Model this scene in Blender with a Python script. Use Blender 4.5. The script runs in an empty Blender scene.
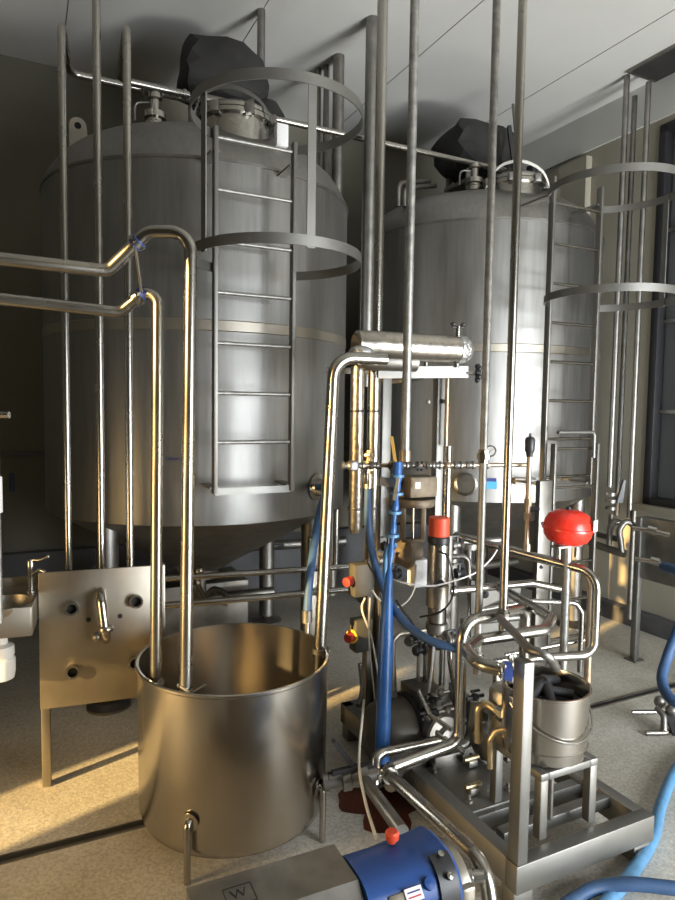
import bpy, bmesh, math, random
from mathutils import Vector, Matrix
random.seed(7)
PI = math.pi
scene = bpy.context.scene
COL = scene.collection
EYE = 1.85
FPX = 650.0
PITCH = math.radians(3.8)
ROLL = math.radians(0.84)

# ------------------------------------------------------------------ camera
cf = Vector((0, math.cos(PITCH), -math.sin(PITCH)))
r0 = Vector((1, 0, 0)); u0 = Vector((0, math.sin(PITCH), math.cos(PITCH)))
cr = r0*math.cos(ROLL) + u0*math.sin(ROLL)
cu = -r0*math.sin(ROLL) + u0*math.cos(ROLL)
cam_d = bpy.data.cameras.new('camera')
cam = bpy.data.objects.new('camera', cam_d); COL.objects.link(cam)
cam_d.sensor_fit = 'VERTICAL'; cam_d.sensor_height = 36.0; cam_d.lens = 36.0*FPX/900.0
cam_d.clip_start = 0.02
m3 = Matrix((cr, cu, -cf)).transposed()
cam.matrix_world = Matrix.Translation((0, 0, EYE)) @ m3.to_4x4()
scene.camera = cam

# ------------------------------------------------------------------ room frame (turned 26 degrees)
TH = math.radians(26.0)
UX = Vector((math.cos(TH), math.sin(TH), 0)); VX = Vector((-math.sin(TH), math.cos(TH), 0)); ZX = Vector((0, 0, 1))
ROOM = Matrix((UX, VX, ZX)).transposed()          # columns u, v, z
def R(u, v, z=0.0): return UX*u + VX*v + ZX*z

# ------------------------------------------------------------------ world, sun, daylight openings, exposure
scene.view_settings.view_transform = 'Standard'
scene.view_settings.look = 'None'
scene.view_settings.gamma = 1.0
scene.view_settings.use_curve_mapping = False
scene.view_settings.exposure = 0.0
w = bpy.data.worlds.new('world'); scene.world = w; w.use_nodes = True
bg = w.node_tree.nodes['Background']
bg.inputs[0].default_value = (0.62, 0.74, 1.0, 1); bg.inputs[1].default_value = 0.15

def lamp_obj(name, data, loc, aim):
    o = bpy.data.objects.new(name, data); COL.objects.link(o)
    o.location = loc
    o.rotation_euler = (Vector(aim)-Vector(loc)).to_track_quat('-Z', 'Y').to_euler()
    return o
sd = bpy.data.lights.new('sun', 'SUN'); sd.energy = 16.0; sd.color = (1.0, 0.66, 0.26); sd.angle = math.radians(1.2)
SAZ = math.radians(45); SEL = math.radians(15)
sdir = Vector((math.sin(SAZ)*math.cos(SEL), math.cos(SAZ)*math.cos(SEL), -math.sin(SEL)))
lamp_obj('sun', sd, (-6, -6, 4), Vector((-6, -6, 4))+sdir)
CHT = 4.6
def area(name, loc, aim, sx, sy, power, color, spread=180):
    d = bpy.data.lights.new(name, 'AREA'); d.shape = 'RECTANGLE'; d.size = sx; d.size_y = sy
    d.energy = power; d.color = color; d.spread = math.radians(spread)
    return lamp_obj(name, d, loc, aim)
# cool daylight through the wide doorway behind the camera on the right
area('doorway_daylight', R(3.5, -1.85, 1.35), R(3.0, 4.0, 1.2), 2.5, 2.5, 190, (0.88, 0.94, 1.0), 115)
# daylight thrown up from the sunlit yard outside the doorway
area('yard_bounce', R(4.1, -1.6, .3), R(3.5, 2.8, CHT), 1.3, .8, 150, (0.98, 0.97, 0.93), 130)
# added warm fill lamp by the left wall, for gold on tub and floor
area('warm_low_fill', R(-2.1, 2.2, .8), R(1.0, 2.5, .1), 0.7, 1.3, 16, (1.0, 0.66, 0.28), 85)

# ------------------------------------------------------------------ pixel helpers (a pixel and a real distance give a point)
def pdir(px, py): return cf + cr*((px-337.5)/FPX) - cu*((py-450)/FPX)
def at(px, py, Y):
    k = pdir(px, py); t = Y/k.y
    return Vector((k.x*t, Y, EYE+k.z*t))
def atz(px, py, z=0.0):
    k = pdir(px, py); t = (z-EYE)/k.z
    return Vector((k.x*t, k.y*t, z))
def rise(p, py):
    """same x, y as p, at the height seen in pixel row py"""
    lo, hi = -3.0, 9.0
    for _ in range(50):
        z = (lo+hi)/2
        q = Vector((p[0], p[1], z-EYE)); row = 450 - FPX*q.dot(cu)/q.dot(cf)
        if row > py: lo = z
        else: hi = z
    return Vector((p[0], p[1], z))

# ------------------------------------------------------------------ materials
def nt(name):
    m = bpy.data.materials.new(name); m.use_nodes = True
    return m, m.node_tree.nodes, m.node_tree.links, m.node_tree.nodes['Principled BSDF']
def plain(name, col, rough=0.5, metal=0.0, noise=0.0, scale=20.0, bump=0.0, stretch=None, emis=None):
    m, n, l, b = nt(name)
    b.inputs['Base Color'].default_value = (*col, 1); b.inputs['Roughness'].default_value = rough
    b.inputs['Metallic'].default_value = metal
    tc = n.new('ShaderNodeTexCoord'); mp = n.new('ShaderNodeMapping'); l.new(tc.outputs['Object'], mp.inputs[0])
    if stretch: mp.inputs['Scale'].default_value = stretch
    t = n.new('ShaderNodeTexNoise'); t.inputs['Scale'].default_value = scale; t.inputs['Detail'].default_value = 6
    l.new(mp.outputs[0], t.inputs['Vector'])
    if noise:
        r = n.new('ShaderNodeValToRGB'); r.color_ramp.elements[0].position = 0.3; r.color_ramp.elements[1].position = 0.7
        r.color_ramp.elements[0].color = (*[c*(1-noise) for c in col], 1)
        r.color_ramp.elements[1].color = (*[min(1, c*(1+noise)) for c in col], 1)
        l.new(t.outputs['Fac'], r.inputs[0]); l.new(r.outputs[0], b.inputs['Base Color'])
        mr = n.new('ShaderNodeMapRange'); mr.inputs[3].default_value = max(0.02, rough-0.08); mr.inputs[4].default_value = min(1, rough+0.08)
        l.new(t.outputs['Fac'], mr.inputs[0]); l.new(mr.outputs[0], b.inputs['Roughness'])
    if bump:
        bp = n.new('ShaderNodeBump'); bp.inputs['Strength'].default_value = bump; bp.inputs['Distance'].default_value = 0.01
        l.new(t.outputs['Fac'], bp.inputs['Height']); l.new(bp.outputs[0], b.inputs['Normal'])
    return m
STEEL = plain('polished_steel', (0.40, 0.385, 0.35), 0.26, 1.0, 0.03, 5)
BRUSHED = plain('brushed_tank_steel', (0.275, 0.268, 0.252), 0.46, 1.0, 0.10, 6, 0.02, (6, 6, 0.5))
TUBST = plain('spun_tub_steel', (0.48, 0.45, 0.40), 0.24, 1.0)
PANEL = plain('satin_panel_steel', (0.37, 0.335, 0.28), 0.42, 1.0, 0.12, 4)
DULL = plain('dull_steel', (0.27, 0.26, 0.24), 0.45, 1.0, 0.18, 12)
DARKST = plain('stained_dark_steel', (0.22, 0.21, 0.19), 0.5, 1.0, 0.2, 10)
GALV = plain('galvanised_steel', (0.34, 0.335, 0.31), 0.5, 0.85, 0.25, 30)
FRAME = plain('frame_steel', (0.235, 0.23, 0.212), 0.5, 0.9, 0.06, 6)
FOIL = plain('insulation_foil', (0.42, 0.39, 0.34), 0.3, 1.0, 0.15, 30, 0.25)
CRUMP = plain('crumpled_foil', (0.6, 0.6, 0.59), 0.32, 0.9, 0.25, 60, 1.0)
COPPER = plain('tarnished_copper_pipe', (0.40, 0.31, 0.22), 0.42, 0.9, 0.2, 20)
BRASS = plain('brass', (0.62, 0.50, 0.30), 0.35, 1.0, 0.15, 30)
BLACK = plain('black_plastic', (0.018, 0.018, 0.02), 0.45, 0, 0.2, 30)
TARP = plain('dark_dusty_cover', (0.020, 0.019, 0.017), 0.8, 0, 0.35, 8, 0.6)
RUBBER = plain('dark_rubber', (0.03, 0.03, 0.032), 0.6, 0, 0.2, 20)
RED = plain('glossy_red_paint', (0.72, 0.035, 0.018), 0.28, 0, 0.05, 10)
REDK = plain('dull_red_knob', (0.38, 0.03, 0.02), 0.5, 0, 0.08, 10)
REDCAP = plain('orange_red_plastic', (0.66, 0.07, 0.025), 0.5, 0, 0.08, 10)
YELLOW = plain('yellow_plastic', (0.85, 0.55, 0.03), 0.5, 0, 0.1, 10)
OCHRE = plain('ochre_handle_grip', (0.62, 0.34, 0.06), 0.55, 0, 0.15, 20)
BHOSE = plain('blue_rubber_hose', (0.03, 0.075, 0.17), 0.6, 0, 0.15, 30)
BHOSEL = plain('light_blue_hose', (0.085, 0.22, 0.38), 0.42, 0, 0.12, 30)
BFILM = plain('blue_plastic_sleeve', (0.022, 0.10, 0.30), 0.35, 0, 0.25, 9, 0.3, (1, 1, 0.4))
BPAINT = plain('blue_machine_paint', (0.012, 0.062, 0.25), 0.34, 0, 0.1, 14)
BCLAMP = plain('blue_clamp_band', (0.05, 0.09, 0.32), 0.4, 0.2, 0.1, 20)
WHITE = plain('white_plastic', (0.75, 0.75, 0.70), 0.45, 0, 0.04, 10)
LABELW = plain('white_sticker', (0.80, 0.80, 0.80), 0.5, 0, 0.05, 60)
LABELB = plain('blue_sticker', (0.05, 0.33, 0.62), 0.4, 0, 0.05, 60)
INK = plain('blue_ink', (0.01, 0.02, 0.16), 0.5)
INKK = plain('black_ink', (0.02, 0.02, 0.02), 0.5)
INKR = plain('red_ink', (0.5, 0.03, 0.03), 0.5)
CABLE = plain('white_cable', (0.62, 0.58, 0.48), 0.5, 0, 0.1, 30)
CASTIRON = plain('dusty_cast_body', (0.16, 0.125, 0.085), 0.6, 0.4, 0.3, 25)
BOXG = plain('grey_switch_box', (0.07, 0.068, 0.06), 0.55, 0, 0.1, 15)
MOTORG = plain('bronze_grey_motor_paint', (0.085, 0.075, 0.06), 0.45, 0.3, 0.15, 12)
HOLE = plain('dark_inside', (0.012, 0.012, 0.012), 0.8)
STAIN = plain('red_brown_wet_stain', (0.085, 0.022, 0.012), 0.35, 0, 0.5, 8)
PLINTH = plain('grey_painted_kerb', (0.10, 0.10, 0.105), 0.7, 0, 0.15, 6)

def wall_mat(name, col, dirt=0.12, sc=1.2):
    return plain(name, col, 0.75, 0, dirt, sc, 0.05)
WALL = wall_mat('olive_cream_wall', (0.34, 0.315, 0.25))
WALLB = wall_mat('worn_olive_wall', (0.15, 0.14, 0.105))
CEIL = wall_mat('white_ceiling_panel', (0.60, 0.595, 0.57), 0.06, 0.8)
def floor_mat():
    m, n, l, b = nt('terrazzo_floor')
    tc = n.new('ShaderNodeTexCoord')
    a = n.new('ShaderNodeTexNoise'); a.inputs['Scale'].default_value = 1.3; a.inputs['Detail'].default_value = 8
    g = n.new('ShaderNodeTexNoise'); g.inputs['Scale'].default_value = 85; g.inputs['Detail'].default_value = 4
    for t in (a, g): l.new(tc.outputs['Object'], t.inputs['Vector'])
    r1 = n.new('ShaderNodeValToRGB'); r1.color_ramp.elements[0].position = .32; r1.color_ramp.elements[1].position = .68
    r1.color_ramp.elements[0].color = (.37, .34, .28, 1); r1.color_ramp.elements[1].color = (.58, .565, .52, 1)
    r2 = n.new('ShaderNodeValToRGB'); r2.color_ramp.elements[0].position = .36; r2.color_ramp.elements[1].position = .62
    r2.color_ramp.elements[0].color = (.78, .77, .74, 1); r2.color_ramp.elements[1].color = (1.12, 1.11, 1.10, 1)
    mx = n.new('ShaderNodeMix'); mx.data_type = 'RGBA'; mx.blend_type = 'MULTIPLY'; mx.inputs[0].default_value = 1
    l.new(a.outputs['Fac'], r1.inputs[0]); l.new(g.outputs['Fac'], r2.inputs[0])
    l.new(r1.outputs[0], mx.inputs[6]); l.new(r2.outputs[0], mx.inputs[7]); l.new(mx.outputs[2], b.inputs['Base Color'])
    b.inputs['Roughness'].default_value = .62
    bp = n.new('ShaderNodeBump'); bp.inputs['Strength'].default_value = .35; bp.inputs['Distance'].default_value = .004
    l.new(g.outputs['Fac'], bp.inputs['Height']); l.new(bp.outputs[0], b.inputs['Normal'])
    return m
FLOOR = floor_mat()
def glass_mat():
    m, n, l, b = nt('grimy_glass')
    b.inputs['Base Color'].default_value = (.3, .31, .3, 1); b.inputs['Roughness'].default_value = .3
    b.inputs['Transmission Weight'].default_value = .6
    return m
GLASS = glass_mat()
def perf_mat():
    m, n, l, b = nt('perforated_tray_steel')
    b.inputs['Metallic'].default_value = .9; b.inputs['Roughness'].default_value = .45
    tc = n.new('ShaderNodeTexCoord'); mp = n.new('ShaderNodeMapping'); mp.inputs['Scale'].default_value = (60, 60, 60)
    v = n.new('ShaderNodeTexVoronoi'); v.inputs['Randomness'].default_value = 0; v.inputs['Scale'].default_value = 1
    l.new(tc.outputs['Object'], mp.inputs[0]); l.new(mp.outputs[0], v.inputs['Vector'])
    r = n.new('ShaderNodeValToRGB'); r.color_ramp.elements[0].position = .28; r.color_ramp.elements[1].position = .34
    r.color_ramp.elements[0].color = (.02, .02, .02, 1); r.color_ramp.elements[1].color = (.42, .4, .37, 1)
    l.new(v.outputs['Distance'], r.inputs[0]); l.new(r.outputs[0], b.inputs['Base Color'])
    return m
PERF = perf_mat()

# ------------------------------------------------------------------ mesh builder
def frame_of(d, up=None):
    d = d.normalized()
    a = up if up is not None else (Vector((0, 0, 1)) if abs(d.z) < .95 else Vector((1, 0, 0)))
    x = a.cross(d).normalized(); y = d.cross(x).normalized()
    return x, y, d
def fillet(pts, b):
    pts = [Vector(p) for p in pts]
    out = [pts[0]]
    for i in range(1, len(pts)-1):
        p = pts[i]; a = (pts[i-1]-p); c = (pts[i+1]-p)
        bb = b[i] if isinstance(b, (list, tuple)) else b
        ang = a.angle(c)
        if ang > PI-0.03 or bb <= 0: out.append(p); continue
        t = min(bb/math.tan(ang/2), a.length*.49, c.length*.49); rr = t*math.tan(ang/2)
        p1 = p+a.normalized()*t; p2 = p+c.normalized()*t
        cen = p + (a.normalized()+c.normalized()).normalized()*(rr/math.sin(ang/2))
        n = max(3, int((PI-ang)/0.22))
        v1 = p1-cen; v2 = p2-cen; om = v1.angle(v2)
        for k in range(n+1):
            s = k/n
            out.append(cen + (v1*math.sin((1-s)*om) + v2*math.sin(s*om))/math.sin(om))
    out.append(pts[-1])
    return out
def smooth_path(pts, n=8):
    pts = [Vector(p) for p in pts]; P = [pts[0]*2-pts[1]]+pts+[pts[-1]*2-pts[-2]]; out = []
    for i in range(1, len(P)-2):
        for k in range(n):
            t = k/n; a, b_, c, d = P[i-1], P[i], P[i+1], P[i+2]
            out.append(.5*((2*b_)+(c-a)*t+(2*a-5*b_+4*c-d)*t*t+(3*b_-a-3*c+d)*t**3))
    out.append(pts[-1]); return out
class MB:
    def __init__(s): s.v = []; s.f = []
    def add(s, vs, fs):
        o = len(s.v); s.v += [Vector(x) for x in vs]; s.f += [tuple(i+o for i in f) for f in fs]; return s
    def box(s, c, size, M=None, ch=0.0):
        M = M or Matrix.Identity(3); c = Vector(c)
        bm = bmesh.new(); bmesh.ops.create_cube(bm, size=1)
        for q in bm.verts: q.co = Vector((q.co.x*size[0], q.co.y*size[1], q.co.z*size[2]))
        if ch: bmesh.ops.bevel(bm, geom=bm.edges[:], offset=ch, segments=2, affect='EDGES', profile=.5)
        bm.verts.index_update()
        s.add([c + M @ q.co for q in bm.verts], [[q.index for q in f.verts] for f in bm.faces]); bm.free(); return s
    def rbox(s, a, b, size2, up=None, ch=0.0):
        """bar from a to b with section size2 (across, along up)"""
        a = Vector(a); b = Vector(b); x, y, d = frame_of(b-a, up)
        return s.box((a+b)/2, (size2[0], size2[1], (b-a).length), Matrix((x, y, d)).transposed(), ch)
    def sweep(s, path, r, seg=12, cap=True, hollow=False):
        path = [Vector(p) for p in path]; q = [path[0]]
        for p in path[1:]:
            if (p-q[-1]).length > 1e-5: q.append(p)
        path = q; n = len(path); rings = []
        T = [(path[min(i+1, n-1)]-path[max(i-1, 0)]).normalized() for i in range(n)]
        x, y, _ = frame_of(T[0]); vs = []
        for i in range(n):
            x = (x - T[i]*x.dot(T[i])).normalized(); y = T[i].cross(x)
            rr = r[i] if isinstance(r, (list, tuple)) else r
            for k in range(seg):
                a = 2*PI*k/seg; vs.append(path[i]+x*math.cos(a)*rr+y*math.sin(a)*rr)
        fs = [(i*seg+k, i*seg+(k+1) % seg, (i+1)*seg+(k+1) % seg, (i+1)*seg+k) for i in range(n-1) for k in range(seg)]
        if cap: fs += [tuple(range(seg))[::-1], tuple(range((n-1)*seg, n*seg))]
        return s.add(vs, fs)
    def pipe(s, pts, r, bend=0.0, seg=12, cap=True): return s.sweep(fillet(pts, bend), r, seg, cap)
    def cyl(s, a, b, r, seg=16): return s.sweep([a, b], r, seg)
    def lathe(s, prof, o=(0, 0, 0), axis=(0, 0, 1), seg=32):
        o = Vector(o); x, y, d = frame_of(Vector(axis)); vs = []; fs = []; n = len(prof)
        for (r, h) in prof:
            for k in range(seg):
                a = 2*PI*k/seg; vs.append(o+d*h+(x*math.cos(a)+y*math.sin(a))*max(r, 1e-4))
        for i in range(n-1):
            for k in range(seg): fs.append((i*seg+k, i*seg+(k+1) % seg, (i+1)*seg+(k+1) % seg, (i+1)*seg+k))
        if prof[0][0] > 0 and prof[0] != prof[-1]: pass
        return s.add(vs, fs)
    def ribbon(s, path, w, t, wdir=(0, 0, 1), closed=False):
        """flat bar of width w along wdir, thickness t"""
        path = [Vector(p) for p in path]; n = len(path); W = Vector(wdir).normalized(); vs = []
        for i in range(n):
            if closed: T = path[(i+1) % n]-path[i-1]
            else: T = path[min(i+1, n-1)]-path[max(i-1, 0)]
            N = T.cross(W).normalized()
            for a, b in ((-1, -1), (1, -1), (1, 1), (-1, 1)): vs.append(path[i]+N*a*t/2+W*b*w/2)
        fs = []
        for i in range(n if closed else n-1):
            j = (i+1) % n
            for k in range(4): fs.append((i*4+k, i*4+(k+1) % 4, j*4+(k+1) % 4, j*4+k))
        if not closed: fs += [(3, 2, 1, 0), tuple((n-1)*4+k for k in range(4))]
        return s.add(vs, fs)
    def prism(s, poly, ext):
        """poly: coplanar points; ext: extrusion vector"""
        poly = [Vector(p) for p in poly]; e = Vector(ext); n = len(poly)
        vs = poly+[p+e for p in poly]
        fs = [tuple(range(n))[::-1], tuple(range(n, 2*n))]+[(i, (i+1) % n, n+(i+1) % n, n+i) for i in range(n)]
        return s.add(vs, fs)
    def ball(s, c, r, sc=(1, 1, 1), seg=16, M=None):
        c = Vector(c); M = M or Matrix.Identity(3); vs = []; fs = []; m = seg//2
        for i in range(m+1):
            t = PI*i/m
            for k in range(seg):
                a = 2*PI*k/seg
                vs.append(c+M @ Vector((r*sc[0]*math.sin(t)*math.cos(a), r*sc[1]*math.sin(t)*math.sin(a), r*sc[2]*math.cos(t))))
        for i in range(m):
            for k in range(seg): fs.append((i*seg+k, i*seg+(k+1) % seg, (i+1)*seg+(k+1) % seg, (i+1)*seg+k))
        return s.add(vs, fs)
    def build(s, name, mat, parent=None, kind=None, smooth=True):
        org = Vector((0, 0, 0))
        if parent is not None: org = parent.get('_w') and Vector(parent['_w']) or Vector((0, 0, 0))
        xs = [v.x for v in s.v]; ys = [v.y for v in s.v]; zs = [v.z for v in s.v]
        base = Vector(((min(xs)+max(xs))/2, (min(ys)+max(ys))/2, min(zs)))
        me = bpy.data.meshes.new(name)
        bm = bmesh.new(); bv = [bm.verts.new(v-base) for v in s.v]
        for f in s.f:
            try: bm.faces.new([bv[i] for i in f])
            except ValueError: pass
        bmesh.ops.remove_doubles(bm, verts=bm.verts[:], dist=1e-5)
        bmesh.ops.dissolve_degenerate(bm, edges=bm.edges[:], dist=1e-6)
        bmesh.ops.recalc_face_normals(bm, faces=bm.faces[:])
        bm.to_mesh(me); bm.free()
        if smooth:
            for p in me.polygons: p.use_smooth = True
            me.set_sharp_from_angle(angle=math.radians(38))
        me.materials.append(mat)
        o = bpy.data.objects.new(name, me); COL.objects.link(o)
        o.location = base-org
        o['_w'] = list(base)
        if parent is not None: o.parent = parent
        if kind: o['kind'] = kind
        return o
def tag(o, label, cat, group=None):
    o['label'] = label; o['category'] = cat
    if group: o['group'] = group
    return o
def thing(name, label, cat, loc, group=None):
    o = bpy.data.objects.new(name, None); COL.objects.link(o); o.empty_display_size = .1
    o.location = loc; o['_w'] = list(Vector(loc))
    return tag(o, label, cat, group)
def struct(name, mb, mat): return mb.build(name, mat, kind='structure')
def solo(name, mb, mat, label, cat, group=None): return tag(mb.build(name, mat), label, cat, group)
def add_text(txt, size, loc, xdir, ydir, mat, parent, name='lettering'):
    c = bpy.data.curves.new(name, 'FONT'); c.body = txt; c.size = size; c.extrude = .0005
    tmp = bpy.data.objects.new(name, c); COL.objects.link(tmp)
    dg = bpy.context.evaluated_depsgraph_get(); me = bpy.data.meshes.new_from_object(tmp.evaluated_get(dg))
    bpy.data.objects.remove(tmp)
    x = Vector(xdir).normalized(); y = Vector(ydir); y = (y-x*y.dot(x)).normalized(); z = x.cross(y)
    M = Matrix((x, y, z)).transposed()
    for v in me.vertices: v.co = M @ v.co
    me.materials.clear(); me.materials.append(mat)
    o = bpy.data.objects.new(name, me); COL.objects.link(o)
    o.location = Vector(loc)-Vector(parent['_w']); o.parent = parent
    return o
def ring_port(p, n, ro, ri, depth=.04):
    """open tri-clamp ferrule facing n"""
    return MB().lathe([(ri, 0), (ri*1.0, depth), (ro, depth), (ro, depth-.008), (ri+.006, depth-.012), (ri+.006, 0)], p, n, 24)
def clamp_mb(p, d, r, wdt=.018):
    """band clamp round a pipe with a wing nut"""
    p = Vector(p); x, y, dd = frame_of(Vector(d)); mb = MB()
    mb.lathe([(r, -wdt/2), (r+.009, -wdt/2), (r+.009, wdt/2), (r, wdt/2), (r, -wdt/2)], p, dd, 20)
    q = p+x*(r+.018); mb.box(q, (.024, .02, .014), Matrix((x, y, dd)).transposed(), .003)
    mb.cyl(q-y*.02, q+y*.03, .004, 8); e = q+y*.03
    mb.ball(e+dd*.013, .009, (.5, .5, 1.2), 8); mb.ball(e-dd*.013, .009, (.5, .5, 1.2), 8)
    return mb
def union_mb(p, d, r):
    """hexagonal-looking pipe union"""
    return MB().lathe([(r, -.03), (r+.006, -.03), (r+.006, -.014), (r+.013, -.012), (r+.013, .012), (r+.006, .014), (r+.006, .03), (r, .03), (r, -.03)], p, d, 8)
def pipe_thing(name, pts, r, bend, mat, label, cat='pipe', group=None, clamps=(), unions=(), seg=14):
    pts = [Vector(p) for p in pts]
    if not clamps and not unions:
        return solo(name, MB().pipe(pts, r, bend, seg), mat, label, cat, group)
    lowest = min(pts, key=lambda p: p.z)
    t = thing(name, label, cat, lowest, group)
    MB().pipe(pts, r, bend, seg).build('tube', mat, t)
    for (i, f) in clamps:
        clamp_mb(pts[i].lerp(pts[i+1], f), pts[i+1]-pts[i], r).build('pipe_clamp', STEEL, t)
    for (i, f) in unions:
        union_mb(pts[i].lerp(pts[i+1], f), pts[i+1]-pts[i], r).build('pipe_union', STEEL, t)
    return t

# ================================================================== SETTING
UL, UR, VF, VB, CH = -2.2, 4.8, -2.0, 6.0, 4.6
struct('floor', MB().box(R((UL+UR)/2, (VF+VB)/2, -.05), (UR-UL+.4, VB-VF+.4, .1), ROOM), FLOOR)
struct('ceiling', MB().box(R((UL+UR)/2, (VF+VB)/2, CH+.05), (UR-UL+.4, VB-VF+.4, .1), ROOM), CEIL)
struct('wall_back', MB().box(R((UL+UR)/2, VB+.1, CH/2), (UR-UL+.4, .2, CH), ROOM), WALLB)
# left wall, out of view: its two openings are shaped to place the sun patches
def wall_with_holes(mb, along0, along1, fixed, thick, holes, axis):
    cuts = sorted(set([along0, along1]+[h[0] for h in holes]+[h[1] for h in holes]))
    for a, b in zip(cuts, cuts[1:]):
        mid = (a+b)/2; spans = [(0, CH)]
        for (h0, h1, z0, z1) in holes:
            if h0 <= mid <= h1:
                ns = []
                for (s0, s1) in spans:
                    if z0 > s0: ns.append((s0, min(z0, s1)))
                    if z1 < s1: ns.append((max(z1, s0), s1))
                spans = ns
        for (s0, s1) in spans:
            if axis == 'v': mb.box(R(fixed, mid, (s0+s1)/2), (thick, b-a, s1-s0), ROOM)
            else: mb.box(R(mid, fixed, (s0+s1)/2), (b-a, thick, s1-s0), ROOM)
    return mb
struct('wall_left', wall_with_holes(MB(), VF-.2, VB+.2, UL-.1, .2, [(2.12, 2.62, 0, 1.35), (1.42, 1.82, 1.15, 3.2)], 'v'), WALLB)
struct('wall_front', wall_with_holes(MB(), UL-.2, UR+.2, VF-.1, .2, [(2.1, 4.4, 0, 2.6)], 'u'), WALL)
# right wall with the window seen at the frame's edge
WV0, WV1, WZ0, WZ1 = 2.5, 3.82, 1.06, 4.2
struct('wall_right', wall_with_holes(MB(), VF-.2, VB+.2, UR+.1, .2, [(WV0, WV1, WZ0, WZ1)], 'v'), WALL)
# coving between the right wall and the ceiling
struct('trim_1', MB().box(R(UR-.01, (VF+VB)/2, CH-.17), (.02, VB-VF, .34), ROOM), CEIL)
struct('baseboard_right', MB().box(R(UR-.06, (VF+VB)/2, .07), (.12, VB-VF, .14), ROOM, .01), PLINTH)
struct('baseboard_back', MB().box(R((UL+UR)/2, VB-.05, .30), (UR-UL, .10, .60), ROOM, .01), PLINTH)
struct('trim_2', MB().box(R((UL+UR)/2, VB-.012, 1.42), (UR-UL, .024, .035), ROOM), PLINTH)
# pilaster on the right wall
struct('trim_3', MB().box(R(UR-.02, 4.72, CH/2-.2), (.10, .34, CH-.4), ROOM), WALL)
# narrow ceiling joints
for i, (u, v0, v1) in enumerate(((.34, -2, 6), (1.56, -2, 6), (2.85, -2, 6), (4.07, -2, 6))):
    struct('trim_%d' % (i+4), MB().box(R(u, (v0+v1)/2, CH-.001), (.004, v1-v0, .004), ROOM), DARKST)
# floor drain channel: dark slot with steel edges
t = thing('floor_drain', 'narrow slotted drain channel with steel edges running across the floor', 'drain', R(1.2, 2.84, 0))
MB().box(R((UL+UR)/2, 2.84, .0015), (UR-UL, .028, .003), ROOM).build('slot', HOLE, t)
for s in (-1, 1): MB().box(R((UL+UR)/2, 2.84+s*.021, .003), (UR-UL, .012, .008), ROOM).build('drain_edge', DULL, t)
# window
t = bpy.data.objects.new('window_1', None); COL.objects.link(t); t.location = R(UR, (WV0+WV1)/2, WZ0); t['_w'] = list(R(UR, (WV0+WV1)/2, WZ0)); t['kind'] = 'structure'
fm = MB()
for v in (WV0+.03, WV1-.03): fm.box(R(UR+.03, v, (WZ0+WZ1)/2), (.10, .07, WZ1-WZ0), ROOM, .004)
for z in (WZ0+.03, WZ1-.03): fm.box(R(UR+.03, (WV0+WV1)/2, z), (.10, WV1-WV0, .07), ROOM, .004)
fm.build('window_frame', BLACK, t)
fm = MB().box(R(UR+.06, WV1-.28, (WZ0+WZ1)/2), (.05, .05, WZ1-WZ0), ROOM)
for z in (1.85, 2.6, 3.35): fm.box(R(UR+.06, (WV0+WV1)/2, z), (.04, WV1-WV0, .03), ROOM)
fm.build('glazing_bar', DULL, t)
MB().box(R(UR+.09, (WV0+WV1)/2, (WZ0+WZ1)/2), (.01, WV1-WV0, WZ1-WZ0), ROOM).build('pane', GLASS, t)
MB().box(R(UR-.02, (WV0+WV1)/2, WZ0-.02), (.16, WV1-WV0+.1, .04), ROOM, .005).build('window_sill', WALL, t)
# ceiling hatch / vent
p = atz(630, 70, CH-.02)
t = thing('ceiling_hatch', 'dark square hatch in the ceiling at the upper right', 'hatch', p)
hc = R(4.62, 3.55, CH-.012)
MB().box(hc, (.32, .64, .02), ROOM).build('hatch_panel', TARP, t)
for k in (-1, 1):
    MB().box(hc+UX*k*.165, (.02, .68, .026), ROOM).build('hatch_frame', DARKST, t); MB().box(hc+VX*k*.33, (.31, .02, .026), ROOM).build('hatch_frame', DARKST, t)

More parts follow.
